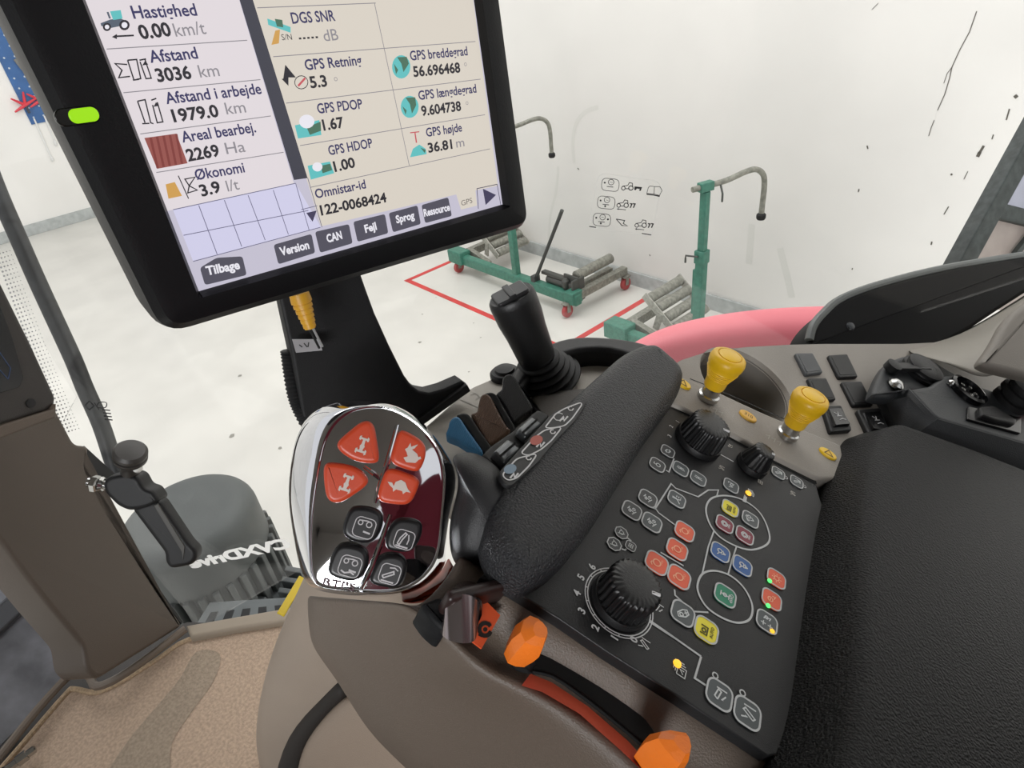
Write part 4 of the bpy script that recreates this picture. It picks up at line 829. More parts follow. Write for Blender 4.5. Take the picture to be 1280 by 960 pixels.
# orange sticker in the recess
def zs(x, y): return (300+x/3, 640+y/3)
_a, _b, _c = ih(602,747,-.0080), ih(625,772,-.0095), ih(590,803,-.0125); st = Pl(_a, _b-_a, _a-_c)
if st.N.dot(CAM-_a) < 0: st = Pl(_a, _a-_b, _a-_c)
q = [st.uv(*zs(*p)) for p in ((905,318),(975,388),(905,513),(842,465))]
T0 = root('warning_sticker', 'orange sticker with black symbol in the recess beside the chrome stem', 'sticker', st.at(*q[2]))
m = MB(); m.prism(q, st, -.001, .0005); obj('backing', m, M('sticker_orange', (206,78,34), .5), T0)
m = MB(); sc_ = lambda x, y: st.uv(*zs(x, y))
for cx, cy, k in ((918,442,1), (880,392,.75)):
    m.ribbon([sc_(cx+22*k*math.cos(t), cy+24*k*math.sin(t)) for t in [.3+j*.5 for j in range(12)]], .0022*k, st, .0008); m.flat([sc_(cx+9*k*math.cos(t), cy+9*k*math.sin(t)) for t in [j*.9 for j in range(7)]], st, .0008)
    m.flat([sc_(cx-22*k,cy+14*k), sc_(cx-8*k,cy+22*k), sc_(cx-12*k,cy+30*k), sc_(cx-28*k,cy+22*k)], st, .0008)
obj('symbol', m, M('sticker_black', (20,14,10), .6), T0, sharp=0)
# ------------------------------------------------------------------ orange throttle levers
for pts, lb, rt in ((((10,262),(28,195),(66,166),(112,184),(156,242),(163,292),(140,347),(85,342),(35,320)), 'orange lever tab at the front end of the curved slot', (145,395)), (((608,722),(630,682),(680,674),(772,690),(783,722),(798,790),(786,858),(740,872),(700,838),(655,790)), 'orange lever tab at the rear end of the curved slot', (700,900))):
    q = [z6(*p) for p in pts]; hh = .010; o = [iq(*p, hh) for p in q]; cx = sum(p[0] for p in o)/len(o); cy = sum(p[1] for p in o)/len(o)
    T = root('throttle_lever', lb, 'lever', ICP.at(cx, cy, -.03), 'orange throttle levers')
    K = lambda s, dx=0, dy=0: [(cx+(x-cx)*s+dx, cy+(y-cy)*s+dy) for x, y in o]
    m = MB(); m.rings([[ICP.at(*p, -.012) for p in K(.72)], [ICP.at(*p, -.002) for p in K(.88)], [ICP.at(*p, .005) for p in K(.94)], [ICP.at(*p, .013) for p in K(.76)], [ICP.at(*p, .016) for p in K(.42,.002,.001)]])
    obj('tab', fixn(m), M('lever_orange', (238,122,32), .45, bump=.15, bscale=500), T, sharp=25)
    m = MB(); e = iq(*z6(*rt), -.02); m.bar(ICP.at(cx, cy, -.008), ICP.at(*e, -.04), .006, .012, up=ICP.X, rnd=.001); obj('blade', m, rubber, T)
# ------------------------------------------------------------------ hydraulic paddles
def paddle(pts, mt, lb, d, rimpts):
    c = sum(p[0] for p in pts)/len(pts), sum(p[1] for p in pts)/len(pts)
    o = P(*z4(*c), d); n_ = (CAM-o).normalized(); pl = Pl(o, cw((.86,.5,-.15)), cw((.3,-1,.3)));
    if pl.N.dot(n_) < 0: pl = Pl(o, -pl.X, pl.Y)
    pl = Pl(o, cw((1,-.6,.35)), cw((.35,.6,-.3))*-1)
    if pl.N.dot(n_) < 0: pl = Pl(o, -pl.X, pl.Y)
    T = root('hydraulic_lever', lb, 'lever', o-UP*.03, 'hydraulic paddle levers')
    u = [pl.uv(*z4(*p)) for p in pts]
    m = MB(); m.prism([tuple(p[:2]) for p in cat([Vector((*p,0)) for p in u], 3)], pl, -.010, .002, .002); f_ = obj('finger_plate', m, mt, T)
    v = [pl.uv(*z4(*p), -.004) for p in rimpts]
    m = MB(); m.prism([tuple(p[:2]) for p in cat([Vector((*p,0)) for p in v], 3)], pl, -.016, -.004, .002); obj('blade', m, rubber, T)
def rib_mat(name, rgb):
    m = M(name, rgb, .45); nt = m.node_tree; tc = nt.nodes.new('ShaderNodeTexCoord'); wv = nt.nodes.new('ShaderNodeTexWave'); wv.inputs['Scale'].default_value = 230; wv.inputs['Distortion'].default_value = 1.5; wv.bands_direction = 'X'
    bp_ = nt.nodes.new('ShaderNodeBump'); bp_.inputs['Strength'].default_value = .4; bp_.inputs['Distance'].default_value = .001
    nt.links.new(tc.outputs['Object'], wv.inputs[0]); nt.links.new(wv.outputs[1], bp_.inputs['Height']); nt.links.new(bp_.outputs[0], nt.nodes['Principled BSDF'].inputs['Normal']); return m
paddle(((110,505),(118,470),(140,442),(170,436),(195,455),(230,510),(280,580),(335,660),(330,690),(250,650),(170,600),(95,565)), rib_mat('paddle_blue', (58,124,168)), 'blue ribbed paddle lever nearest the chrome head', .515, ((165,430),(185,408),(225,405),(260,430),(320,520),(390,620),(395,690),(350,690),(280,590),(215,490)))
paddle(((262,420),(300,400),(312,350),(325,300),(350,283),(380,292),(405,325),(440,400),(500,500),(520,530),(450,590),(380,625),(340,560),(290,470)), rib_mat('paddle_brown', (104,78,60)), 'brown ribbed paddle lever between the blue and black paddles', .53, ((350,285),(370,268),(405,268),(440,295),(480,370),(540,470),(560,520),(520,560),(470,470),(400,340)))
paddle(((430,285),(465,250),(470,195),(485,163),(515,152),(545,165),(580,215),(630,300),(668,365),(660,400),(600,440),(545,480),(510,420),(460,330)), rib_mat('paddle_black', (40,40,41)), 'black paddle lever farthest from the chrome head, beside the joystick boot', .55, ((520,155),(545,160),(600,230),(690,350),(770,420),(740,440),(690,400),(640,330)))
# grey sliding guides beside the paddles
for qd, lb in (((410,660),(510,575),(600,640),(490,740)), 0), (((570,515),(665,425),(740,475),(630,570)), 1):
    pl = ICP.off(.012); q = [pl.uv(*z4(*p)) for p in qd]; T = root('slide_guide', ('shiny grey slotted guide below the brown paddle','shiny grey slotted guide below the black paddle')[lb], 'guide', pl.at(*q[3]))
    m = MB(); m.prism(rpoly(q, .002), pl, -.02, 0, .002); obj('guide_block', m, M('guide_grey', (112,115,118), .25, .4), T)
    A, B = (Vector(q[0])+Vector(q[3]))/2, (Vector(q[1])+Vector(q[2]))/2; m = MB(); m.ribbon([tuple(A), tuple(B)], .0015, pl, .0005); obj('guide_slot', m, M('slot_black', (9,9,9), .9), T, sharp=0)
m = MB(); pl = ICP.off(.006); q = [pl.uv(*z4(*p)) for p in ((330,690),(400,620),(560,510),(680,400),(710,380),(790,420),(740,480),(480,760),(440,790))]; m.prism(rpoly(q,.003), pl, -.02, 0, .002); obj('lever_well', m, M('well_black', (16,16,17), .6), CON)
# ------------------------------------------------------------------ joystick
jb = plate.hit(683,474); jt = P(638,368,.545)
T0 = root('joystick', 'black joystick with ribbed rubber boot between the paddles and the window', 'joystick', jb)
ja = (P(670,442,.585)-jb).normalized(); 
m = MB(); prof = []; bl = (P(670,442,.585)-jb).length
for k in range(6):
    r = .034-.0035*k; z = bl*k/6; prof += [(r*.9, z), (r, z+bl*.05), (r, z+bl*.1), (r*.86, z+bl*.155)]
m.lathe(jb, ja, prof, 40); obj('boot', m, rubber, T0, sharp=60)
g0_ = P(671,446,.585); ga = (jt-g0_); gl_ = ga.length; ga.normalize()
sx = cw((1,-.35,.2))
m = MB(); m.lathe(g0_, ga, [(.016,-.006),(.0175,.002),(.018,.012),(.019,.03),(.0208,gl_*.66),(.0212,gl_*.9),(.0206,gl_*.97),(.019,gl_)], 32, squash=.85, xref=sx); obj('grip', m, M('grip_black', (20,20,21), .42, bump=.15, bscale=900), T0, sharp=50)
m = MB(); x_ = (sx-sx.dot(ga)*ga).normalized(); m.box(jt+ga*.0012, x_, ga.cross(x_), ga, .030, .023, .003, .003); m.box(jt+ga*.003, x_, ga.cross(x_), ga, .006, .024, .003, .001); obj('top_button', m, M('joy_top', (30,30,31), .35), T0)
# ------------------------------------------------------------------ arm cushion at the right
T0 = root('arm_cushion', 'large black leather arm cushion at the lower right behind the keypad', 'cushion', ih(1150,760,0))
q = [(1054,550),(1082,540),(1180,574),(1700,785),(1650,1500),(1200,1500),(915,1180),(958,968),(985,905),(1004,760),(1022,650),(1036,596)]
m = MB(); co = rpoly([iq(*p) for p in q], [.012,.012,.02,.02,.02,.02,.02,.02,.03,.04,.03,.012]); co = co if area2(co) > 0 else co[::-1]; cl_ = inset_limits(co, .03)
cr = [[ICP.at(*p, h) for p in inset(co, k, cl_)] for h, k in ((-.04,0),(0,0),(.024,.0125),(.0285,.0145),(.0315,.017),(.0335,.0205),(.034,.025))]
m.rings(cr); obj('cushion', m, M('cushion_leather', (11,11,12), .42, bump=1.0, bscale=650, spec=.22), T0, sharp=60)
# ------------------------------------------------------------------ side console below the window
shelf = Pl(ih(950,516,-.003), ICP.X, (0,1,-.04)); SN = shelf.N
def hq(px, py, h=0): return shelf.uv(px, py, h)
T0 = root('side_console', 'warm grey side shelf with cup holder below the window', 'side console', shelf.hit(980,480))
SIDE = T0
outl = [hq(*p) for p in ((832,474),(846,452),(880,441),(930,434),(985,431),(1030,430),(1130,430),(1230,425),(1330,470),(1400,560),(1300,622),(1075,570),(950,540),(880,510))]
cc = hq(933,480); CR = .050; hole = circ(*cc, CR, 36)
m = MB()
def loop(pts, h): return [m.v(shelf.at(u, v, h)) for u, v in pts]
lo, li = loop(rpoly(outl, .01), 0), loop(hole, 0); li2 = loop(circ(*cc, CR*.93, 36), -.006); bo = loop(rpoly(outl, .01), -.02)
ed = []
for l in (lo, li):
    for i in range(len(l)): ed.append(m.bm.edges.new((l[i], l[(i+1) % len(l)])))
bmesh.ops.triangle_fill(m.bm, edges=ed, use_beauty=True)
for a, b in ((li, li2), (lo, bo)):
    for i in range(len(a)): j = (i+1) % len(a); m.f((a[i], a[j], b[j], b[i]))
obj('shelf', fixn(m), greyp, T0, sharp=40)
m = MB(); rr = []
for r, z in ((.94,-.004),(.92,-.02),(.88,-.05),(.80,-.066),(.5,-.07),(.05,-.07)): rr.append([shelf.at(u, v, z) for u, v in circ(*cc, CR*r, 36)])
m.rings(rr, False, True); bmesh.ops.reverse_faces(m.bm, faces=m.bm.faces); obj('cup_holder', m, M('cup_dark', (120,116,110), .55, bump=.1, bscale=900), T0, sharp=50)
def z4b(x, y): return (960+x/4, 400+y/4)
cov = M('cover_grey', (72,74,76), .5, bump=.15, bscale=900)
for k, (qd, mt) in enumerate(((((125,176),(213,175),(266,274),(180,286)), cov), (((290,186),(385,180),(441,296),(345,301)), blackp), (((186,301),(280,300),(331,410),(240,420)), blackp), (((355,319),(456,316),(518,437),(416,441)), blackp))):
    o = [hq(*z4b(*p)) for p in qd]; lb = ('blank switch cover nearest the visor, beside the cup holder','blank switch cover farther right in the back row, below the visor','blank switch cover half hidden behind the right yellow pull knob','blank switch cover nearest the black socket box')[k]
    T = root('switch_cover', lb, 'switch cover', shelf.at(*o[0], 0), 'blank switch covers')
    m = MB(); m.prism(rpoly(o, .003), shelf, 0, .004, .0018); obj('cover', m, mt, T)
    m = MB(); ce = (sum(p[0] for p in o)/4, sum(p[1] for p in o)/4); m.prism(rpoly([(ce[0]+(x-ce[0])*.8, ce[1]+(y-ce[1])*.8) for x, y in o], .002), shelf, .0038, .0044, .0003); obj('inset', m, mt, T)
for k, qd in enumerate((((260,445),(350,440),(406,566),(300,576)), ((430,462),(545,452),(606,602),(490,592)))):
    o = [hq(*z4b(*p)) for p in qd]; T = root('rocker_switch', ('black rocker switch behind the right yellow pull knob','black rocker switch with white pictogram beside the black socket box')[k], 'switch', shelf.at(*o[0], 0), 'rocker switches')
    ce = (sum(p[0] for p in o)/4, sum(p[1] for p in o)/4); K = lambda s: [(ce[0]+(x-ce[0])*s, ce[1]+(y-ce[1])*s) for x, y in o]
    m = MB(); m.prism(rpoly(o, .003), shelf, 0, .005, .0015); obj('bezel', m, blackp, T)
    i0 = K(.72); tilt = [.0066,.0066,.0088,.0088]; m = MB(); m.rings([[shelf.at(*p, .004) for p in i0], [shelf.at(*p, h) for p, h in zip(K(.66), tilt)]]); r_ = obj('rocker', fixn(m), blackg, T, sharp=30)
    m = MB(); A, B, Cc, D_ = [Vector(p) for p in K(.6)]; L = lambda u, v: tuple((A*(1-u)+B*u)*(1-v)+(D_*(1-u)+Cc*u)*v); pt = Pl(shelf.at(*L(.5,.5), .0078), shelf.at(*L(1,.5), .0078)-shelf.at(*L(0,.5), .0078), shelf.at(*L(.5,0), .0067)-shelf.at(*L(.5,1), .0089))
    k1 = .006; m.ribbon([(-k1*.4,k1*.9),(0,k1*.2),(k1*.5,k1*.9)], .0007, pt, .0004); m.ribbon([(-k1*.6,0),(k1*.6,0)], .0007, pt, .0004); m.ribbon([(-k1*.7,-k1*.8),(k1*.2,-k1*.6),(k1*.7,-k1*.9)], .0006, pt, .0004); obj('rocker_symbol', m, white_ink, r_, sharp=0)
# black socket box
def zx(x, y): return (1080+x/5.3333, 420+y/5.3333)
T0 = root('socket_box', 'black socket box with capped power outlet at the right of the side shelf', 'socket box', shelf.hit(*zx(225,745)))
tp = shelf.off(.034); rc = shelf.off(.024)
boxm = M('box_black', (46,48,50), .5, bump=.25, bscale=900)
m = MB(); m.prism(rpoly([tp.uv(*zx(*p)) for p in ((300,352),(490,552),(800,640),(1400,810),(1500,560),(1080,430),(760,330),(560,240),(440,330))], [.004,.008,.004,.02,.02,.004,.004,.02,.004]), tp, -.05, 0, .004); 
b0 = [shelf.hit(*zx(*p)) for p in ((62,410),(225,745),(500,840),(1400,1100))]; t0 = [tp.hit(*zx(*p)) for p in ((300,352),(490,552),(800,640),(1400,810))]
obj('top_deck', m, boxm, T0)
m = MB(); vA = rc.hit(*zx(62,392)); vB = rc.hit(*zx(180,405)); tA, tB, tC, tD = t0; bA, bB, bC, bD = b0
V_ = [m.v(p) for p in (vA, tA, tB, bB, bA, tC, tD, bD)]
m.f((V_[0], V_[4], V_[3], V_[2], V_[1])); m.f((V_[2], V_[3], V_[7], V_[6], V_[5]))
o = obj('front_wall', fixn(m), boxm, T0, sharp=20); md = o.modifiers.new('wall', 'SOLIDIFY'); md.thickness = .004; md2 = o.modifiers.new('edge', 'BEVEL'); md2.width = .003; md2.segments = 3
m = MB(); m.prism(rpoly([rc.uv(*zx(*p)) for p in ((58,395),(70,340),(115,235),(160,165),(320,112),(420,130),(520,200),(700,300),(640,370),(470,390),(300,352),(190,412))], .012), rc, -.012, 0, .004); obj('recess_tray', m, boxm, T0)
c = rc.hit(*zx(372,245)); m = MB(); m.lathe(c, SN, [(.022,0),(.022,.004),(.019,.005),(.0185,.007),(.020,.0072),(.020,.010),(.017,.0115),(.006,.012)], 36); cap = obj('outlet_cap', m, blackp, T0)
m = MB(); a_ = rc.hit(*zx(190,205), .006); m.bar(a_, c+SN*.009, .014, .004, rnd=.001); m.lathe(a_, SN, [(.008,-.004),(.008,.004),(.004,.005)], 18); obj('cap_hinge', m, blackp, cap)
m = MB(); m.lathe(rc.hit(*zx(210,335)), SN, [(.010,0),(.010,.003),(.007,.004)], 22); s_ = obj('push_button', m, blackp, T0)
m = MB(); m.lathe(rc.hit(*zx(212,330), .003), SN, [(.0078,0),(.0074,.003),(.004,.006),(.0005,.0068)], 20); obj('metal_dome', m, silver, s_)
c = tp.hit(*zx(680,375)); m = MB(); m.lathe(c, SN, [(.020,0),(.020,.006),(.0165,.007),(.0155,.001)], 30, cap1=True); s_ = obj('round_socket', m, blackg, T0)
for k in range(5):
    a = k*1.256; m = MB(); m.lathe(c+shelf.X*.008*math.cos(a)+shelf.Y*.008*math.sin(a)+SN*.001, SN, [(.0022,0),(.0022,.003),(.001,.0035)], 10); obj('pin', m, silver, s_)
m = MB(); m.lathe(tp.hit(*zx(575,322), .001), SN, [(.004,0),(.004,.003),(.002,.005)], 12); obj('small_screw', m, silver, T0)
def ribc(c, r): return [(r,0),(r,.006),(r*.8,.007),(r*.8,.010),(r*1.05,.011),(r*1.05,.017),(r*.85,.018),(r*.85,.021),(r,.022),(r*.98,.026),(r*.7,.027)]
c = tp.hit(*zx(965,440)); m = MB(); m.lathe(c, SN, ribc(c, .019), 30); obj('plug_cap', m, rubber, T0)
m = MB(); m.lathe(tp.hit(*zx(1075,500)), SN, [(.007,0),(.008,.004),(.008,.012),(.005,.014)], 20); obj('red_knob', m, M('socket_red', (190,24,64), .35), T0)
q = [tp.uv(*zx(*p)) for p in ((680,478),(1035,552),(1032,662),(676,566))]; m = MB(); m.prism(rpoly(q,.003), tp, -.002, .003, .001); r_ = obj('rocker_plate', m, blackg, T0)
q2 = [tp.uv(*zx(*p)) for p in ((735,500),(820,490),(985,590),(970,616),(840,590),(745,560))]; m = MB(); m.prism(rpoly(q2,.003), tp, .002, .008, .003); obj('rocker', m, blackp, r_)
# visor and rear pillar covers
vp = pl3((1016,430,.80), (1200,425,.86), (1060,370,.84))
T0 = root('rear_shroud', 'glossy black curved shroud at the lower right corner of the window', 'shroud', vp.hit(1100,430))
m = MB(); m.prism(rpoly([vp.uv(*p) for p in ((1013,432),(1017,412),(1030,393),(1052,374),(1100,356),(1190,334),(1330,312),(1330,335),(1250,386),(1207,415),(1170,434))], [.004,.02,.02,.02,.03,.03,.01,.01,.02,.02,.01]), vp, -.05, 0, .005); obj('shell', m, M('shroud_black', (6,6,7), .5, spec=.12), T0)
m = MB(); m.tube(cat([vp.at(*vp.uv(*p), -.004) for p in ((1014,424),(1019,406),(1032,390),(1054,372),(1102,354),(1192,332),(1330,310))], 4, False), .0055, 10); obj('edge_bead', m, M('bead_grey', (96,100,98), .4), T0)
m = MB(); m.lathe(vp.at(*vp.uv(1063,408), 0), vp.N, [(.006,0),(.005,.002),(.002,.003)], 16); obj('bolt', m, M('bolt_grey', (70,72,74), .3, .6), T0)
pil = M('pillar_grey', (146,141,132), .5, bump=.2, bscale=900)
rows = [[P(1120,436,.80),P(1180,428,.86),P(1245,392,.93),P(1330,336,1.0)], [P(1150,446,.72),P(1200,440,.73),P(1255,402,.77),P(1330,350,.84)], [P(1190,456,.70),P(1222,458,.69),P(1262,420,.71),P(1340,366,.78)], [P(1215,470,.69),P(1240,474,.67),P(1268,456,.68),P(1345,420,.72)]]
m = MB(); m.sheet(rows, .015); struct(obj('trim_8', fixn(m), pil, sub=2))
p9 = pl3((1228,460,.66), (1300,480,.655), (1270,400,.69))
m = MB(); m.prism(rpoly([p9.uv(*p) for p in ((1225,452),(1242,430),(1259,396),(1350,320),(1380,490),(1284,470),(1234,458))], [.008,.02,.02,.01,.01,.02,.008]), p9, -.012, 0, .006); struct(obj('trim_9', m, M('pillar_dark', (124,118,110), .5, bump=.2, bscale=900)))
# steel framed rear window outside the shroud
fp = pl3((1185,340,1.25), (1330,100,1.25), (1330,300,1.35))
frm = M('frame_grey', (62,68,66), .6, noise=.3, nscale=60)
def fb(a, b, wd): return fp.at(*fp.uv(*a)), fp.at(*fp.uv(*b)), wd
T0 = root('rear_window_frame', 'dirty grey steel rear window frame at the right edge above the shroud', 'window frame', fp.at(*fp.uv(1190,340)))
m = MB(); m.bar(fp.at(*fp.uv(1165,392)), fp.at(*fp.uv(1320,110)), .042, .03, up=fp.N, rnd=.003); m.bar(fp.at(*fp.uv(1236,262)), fp.at(*fp.uv(1340,288)), .03, .028, up=fp.N, rnd=.003); obj('frame', m, frm, T0)
m = MB(); m.prism([fp.uv(*p) for p in ((1240,262),(1320,118),(1400,140),(1400,295))], fp, -.008, -.002); obj('pane', m, M('pane_bluish', (176,178,192), .4, noise=.1, nscale=20), T0)
m = MB(); m.prism([fp.uv(*p) for p in ((1180,372),(1236,268),(1400,310),(1400,420))], fp, -.008, -.002); obj('pane', m, M('pane_pinkish', (172,160,152), .4, noise=.1, nscale=20), T0)
m = MB(); m.bar(fp.at(*fp.uv(1262,318), .01), fp.at(*fp.uv(1300,270), .01), .012, .01, up=fp.N); m.bar(fp.at(*fp.uv(1290,165), .012), fp.at(*fp.uv(1310,158), .012), .03, .02, up=fp.N); obj('stay', m, frm, T0)
# ------------------------------------------------------------------ touch screen monitor
MX, MY = cw((1119,-547,800)), cw((-247,-1516,-800))
SCR = Pl(P(400,200,.363), MX, MY)
def su(px, py, h=0): return SCR.uv(px, py, h)
xl, yb = su(248,365); xr = su(628,256)[0]; yt = yb+.158
hx0, hy0 = su(211,419); hx1, hy1 = su(660,281); hy1 = (hy0+hy1)/2
T0 = root('monitor', 'black touch screen monitor showing Danish field data at the upper left', 'monitor', SCR.at((hx0+hx1)/2, hy1, -.02))
H0 = .006
m = MB(); cxm, cym = (hx0+hx1)/2, (hy1+yt+.03)/2
def ext(a, b, Y): a, b = Vector(a), Vector(b); t = (Y-a.y)/(b.y-a.y); return tuple(a+(b-a)*t)
BL, BR = su(248,365), su(628,256); TL, TR = ext(BL, su(105,0), yt), ext(BR, su(592,0), yt)
ho = rpoly([su(207,424,H0), su(668,284,H0), ext(su(668,284,H0), su(632,0,H0), yt+.03), ext(su(207,424,H0), su(-4,0,H0), yt+.03)], .014, 6)
hi = rpoly([(BL[0]-.002,BL[1]-.002), (BR[0]+.002,BR[1]-.002), (TR[0]+.002,TR[1]+.002), (TL[0]-.002,TL[1]+.002)], .002, 4)
ho_ = []; hi_ = []
for k in range(4): ho_ += ho[k*7:(k+1)*7]; hi_ += [hi[k*5+min(4, round(t*4/6))] for t in range(7)]
ho, hi = ho_, [(x+1e-5*i, y+1e-5*i) for i, (x, y) in enumerate(hi_)]
rings_ = [[SCR.at(*p, -.05) for p in inset(ho, .012)], [SCR.at(*p, -.042) for p in inset(ho,.002)], [SCR.at(*p, -.01) for p in ho], [SCR.at(*p, H0-.006) for p in inset(ho,.001)], [SCR.at(*p, H0-.001) for p in inset(ho,.005)], [SCR.at(*p, H0) for p in inset(ho,.010)], [SCR.at(*p, H0) for p in hi], [SCR.at(*p, .0005) for p in inset(hi,.003)]]
m.rings(rings_, True, False); obj('housing', m, M('monitor_black', (15,15,17), .42, bump=.08, bscale=900, spec=.3), T0, sharp=30)
m = MB(); m.prism([(BL[0]-.001,BL[1]-.001),(BR[0]+.001,BR[1]-.001),(TR[0]+.001,TR[1]+.001),(TL[0]-.001,TL[1]+.001)], SCR, -.003, 0); scr = obj('screen', m, EM('screen_base', (196,192,208), 1.0), T0, sharp=20)
# status light
u0 = su(97,145,H0); a_ = SCR.off(H0)
m = MB(); m.prism(rrect(.0175,.0075,.0035,6,*u0), a_, -.002, .0006, .0005); sl = obj('light_window', m, M('light_dark', (14,16,10), .25), T0)
m = MB(); m.prism(rrect(.0118,.0060,.0028,6,u0[0]+.0024,u0[1]), a_, -.002, .0012, .0006); obj('status_light', m, EM('status_green', (158,226,20), 1.0), sl)
# screen content
def sgroup(name, mat, fn):
    m = MB(); fn(m); return obj(name, m, mat, scr, sharp=0)
def icons(name, mat, fn, gap=.011):        # every icon its own part
    m = MB(); fn(m); m.bm.verts.ensure_lookup_table(); m.bm.faces.ensure_lookup_table(); seen = set(); isl = []
    for f in m.bm.faces:
        if f in seen: continue
        st_ = [f]; comp = []; seen.add(f)
        while st_:
            g_ = st_.pop(); comp.append(g_)
            for v in g_.verts:
                for h_ in v.link_faces:
                    if h_ not in seen: seen.add(h_); st_.append(h_)
        isl.append([[v.co.copy() for v in g_.verts] for g_ in comp])
    cen = [sum((v for f in c for v in f), Vector())/sum(len(f) for f in c) for c in isl]; lab = list(range(len(isl)))
    for i in range(len(isl)):
        for j in range(i):
            if (cen[i]-cen[j]).length < gap:
                a, b = lab[i], lab[j]; lab = [b if x == a else x for x in lab]
    m.bm.free()
    for k in sorted(set(lab)):
        q_ = MB()
        for i, c in enumerate(isl):
            if lab[i] == k:
                for f in c: q_.f([q_.v(v) for v in f])
        obj(name, q_, mat, scr, sharp=0)
D_pan = EM('panel_light', (224,216,220), 1.0); D_pan2 = EM('panel_warm', (216,208,196), 1.0); D_lav = EM('panel_lavender', (208,206,232), 1.0)
D_dark = EM('scroll_dark', (66,66,76), 1.0); D_key = EM('soft_key', (84,82,94), 1.0); D_line = EM('grid_line', (138,134,140), 1.0); D_txt = EM('text_navy', (58,56,96), 1.0); D_num = EM('text_dark', (44,42,48), 1.0); D_unit = EM('text_grey', (142,138,144), 1.0); D_wht = EM('text_white', (232,230,238), 1.0)
YT = yt
def Q(*pts): return [su(*p) for p in pts]
def up_(p, q, Y):                          # extend the line p..q (pixels) to height Y of the screen
    a, b = Vector(su(*p)), Vector(su(*q)); t = (Y-a.y)/(b.y-a.y); return tuple(a+(b-a)*t)
sgroup('left_panel', D_pan, lambda m: m.flat([su(216,262), su(367,229), up_((367,225),(299,0),YT), TL, su(207,264)], SCR, .0003))
sgroup('right_panel', D_pan2, lambda m: m.flat([su(401,283), su(570,243), su(576,262), su(596,257), su(594,238), su(613,234), su(622,232), TR, up_((385,225),(315.6,0),YT)], SCR, .0003))
sgroup('button_grid', D_lav, lambda m: m.flat(Q((216,262),(369,229),(401,284),(241,326)), SCR, .0003))
sgroup('scroll_bar', D_dark, lambda m: m.flat([su(367,225), su(384,222.5), up_((384,222.5),(315.6,0),YT), up_((367,225),(299,0),YT)], SCR, .0005))
def _grid(m):
    for a, b in (((248,256.5),(271,317.6)),((280,250),(301.7,308)),((309.6,244),(331,300)),((341,237.5),(360,293)),((229,294),(385,263)),((216,262),(369,229)),((241,326.6),(400,284)),((369,229),(386,288)),((384,222),(402,284)),((388,276),(388,276.5)),((376,262),(396,257))): m.ribbon(Q(a,b), .0004, SCR, .0006)
sgroup('grid_lines', EM('lavender_line', (110,108,134), 1.0), _grid)
def _rules(m):
    for a, b in (((133,61.5),(308.5,50.5)),((154,116),(325,99.6)),((175,167.5),(338,145)),((195,215.6),(354,190.3)),((321,10),(469,4)),((341,71),(593.6,52)),((357,129),(600,99)),((374.5,182),(605.5,143.4)),((388,234),(612,186)),((467.4,4),(511,207))): m.ribbon(Q(a,b), .0004, SCR, .0006)
sgroup('row_lines', D_line, _rules)
def T(m, t, a, b, bold=.018, tall=.0052): m.text(t, su(*a), su(*b), SCR, .0007, bold, tall)
for t, a, b in (('Hastighed',(166.8,23.4),(246.5,19.5)),('Afstand',(188,78.5),(247.6,73)),('Afstand i arbejde',(208,130),(327,117)),('Areal bearbej.',(228,178),(320,165)),('Økonomi',(245,225),(306,215)),('DGS SNR',(365,29.7),(419,26)),('GPS Retning',(381.6,87.7),(452,81)),('GPS PDOP',(397,142),(453,135.5)),('GPS HDOP',(411,194),(465.6,184)),('Omnistar-id',(394.4,248),(457,235)),('GPS breddegrad',(512.6,75.7),(584,69)),('GPS længdegrad',(523,125),(595,115.5)),('GPS højde',(532.5,171),(577,164))): sgroup('row_title', D_txt, lambda m: T(m, t, a, b))

for t, a, b in (('0.00',(176,49),(215,44.5)),('3036',(197,102.4),(240,98)),('1979.0',(217,152.5),(274,145.5)),('2269',(235,201.5),(275,194.5)),('3.9',(252,245.4),(276.5,239.3)),('5.3',(388,110),(409,107.6)),('1.67',(404,163),(430,159)),('1.00',(418,214.6),(444,208.5)),('122-0068424',(401,269),(483,252)),('56.696468',(516.6,96),(575,90.3)),('9.604738',(526.7,144.8),(576,138)),('36.81',(535,190.7),(565,185.5))): sgroup('row_value', D_num, lambda m: T(m, t, a, b, .03, .0057))
def _num(m):
    for k in range(5): x = 373+k*5.2; m.ribbon(Q((x,48.4-.4*k),(x+3,48.2-.4*k)), .0009, SCR, .0007)
sgroup('value_dashes', D_num, _num)
for t, a, b in (('km/t',(219.5,46),(258,42.5)),('km',(250,97),(274.6,95)),('km',(283,143),(307.5,140.5)),('Ha',(283,192.6),(307,189.5)),('l/t',(284.5,239.3),(299.5,236.4)),('dB',(405,51.8),(423,50)),('m',(570,184.5),(580,182.7))): sgroup('row_unit', D_unit, lambda m: T(m, t, a, b, .004, .0057))
def _unit(m):
    for c in ((419,99),(581,80.5),(583,129)): m.ribbon(circ(*su(*c), .0009, 10), .0003, SCR, .0007, True)
icons('degree_mark', D_unit, _unit)
def z3(x, y): return (200+x/2.7826, 180+y/2.7826)
keys = [('Version',((393,350),(525,312),(538,378),(410,418)),(418,388),(518,362)),('CAN',((537,305),(655,278),(668,345),(555,378)),(580,342),(632,328)),('Fejl',((670,270),(780,243),(792,310),(685,340)),(712,308),(752,296)),('Sprog',((793,240),(893,213),(905,278),(808,307)),(820,275),(883,258)),('Ressource',((907,212),(1000,185),(1013,250),(920,275)),(916,252),(1006,230)),('Tilbage',((137,430),(195,395),(285,390),(300,455),(155,490)),(162,455),(277,432))]
for t, q, a, b in keys:
    m = MB(); m.flat(rpoly([su(*z3(*p)) for p in q], .0016), SCR, .0008); obj('soft_key', m, D_key, scr, sharp=0)
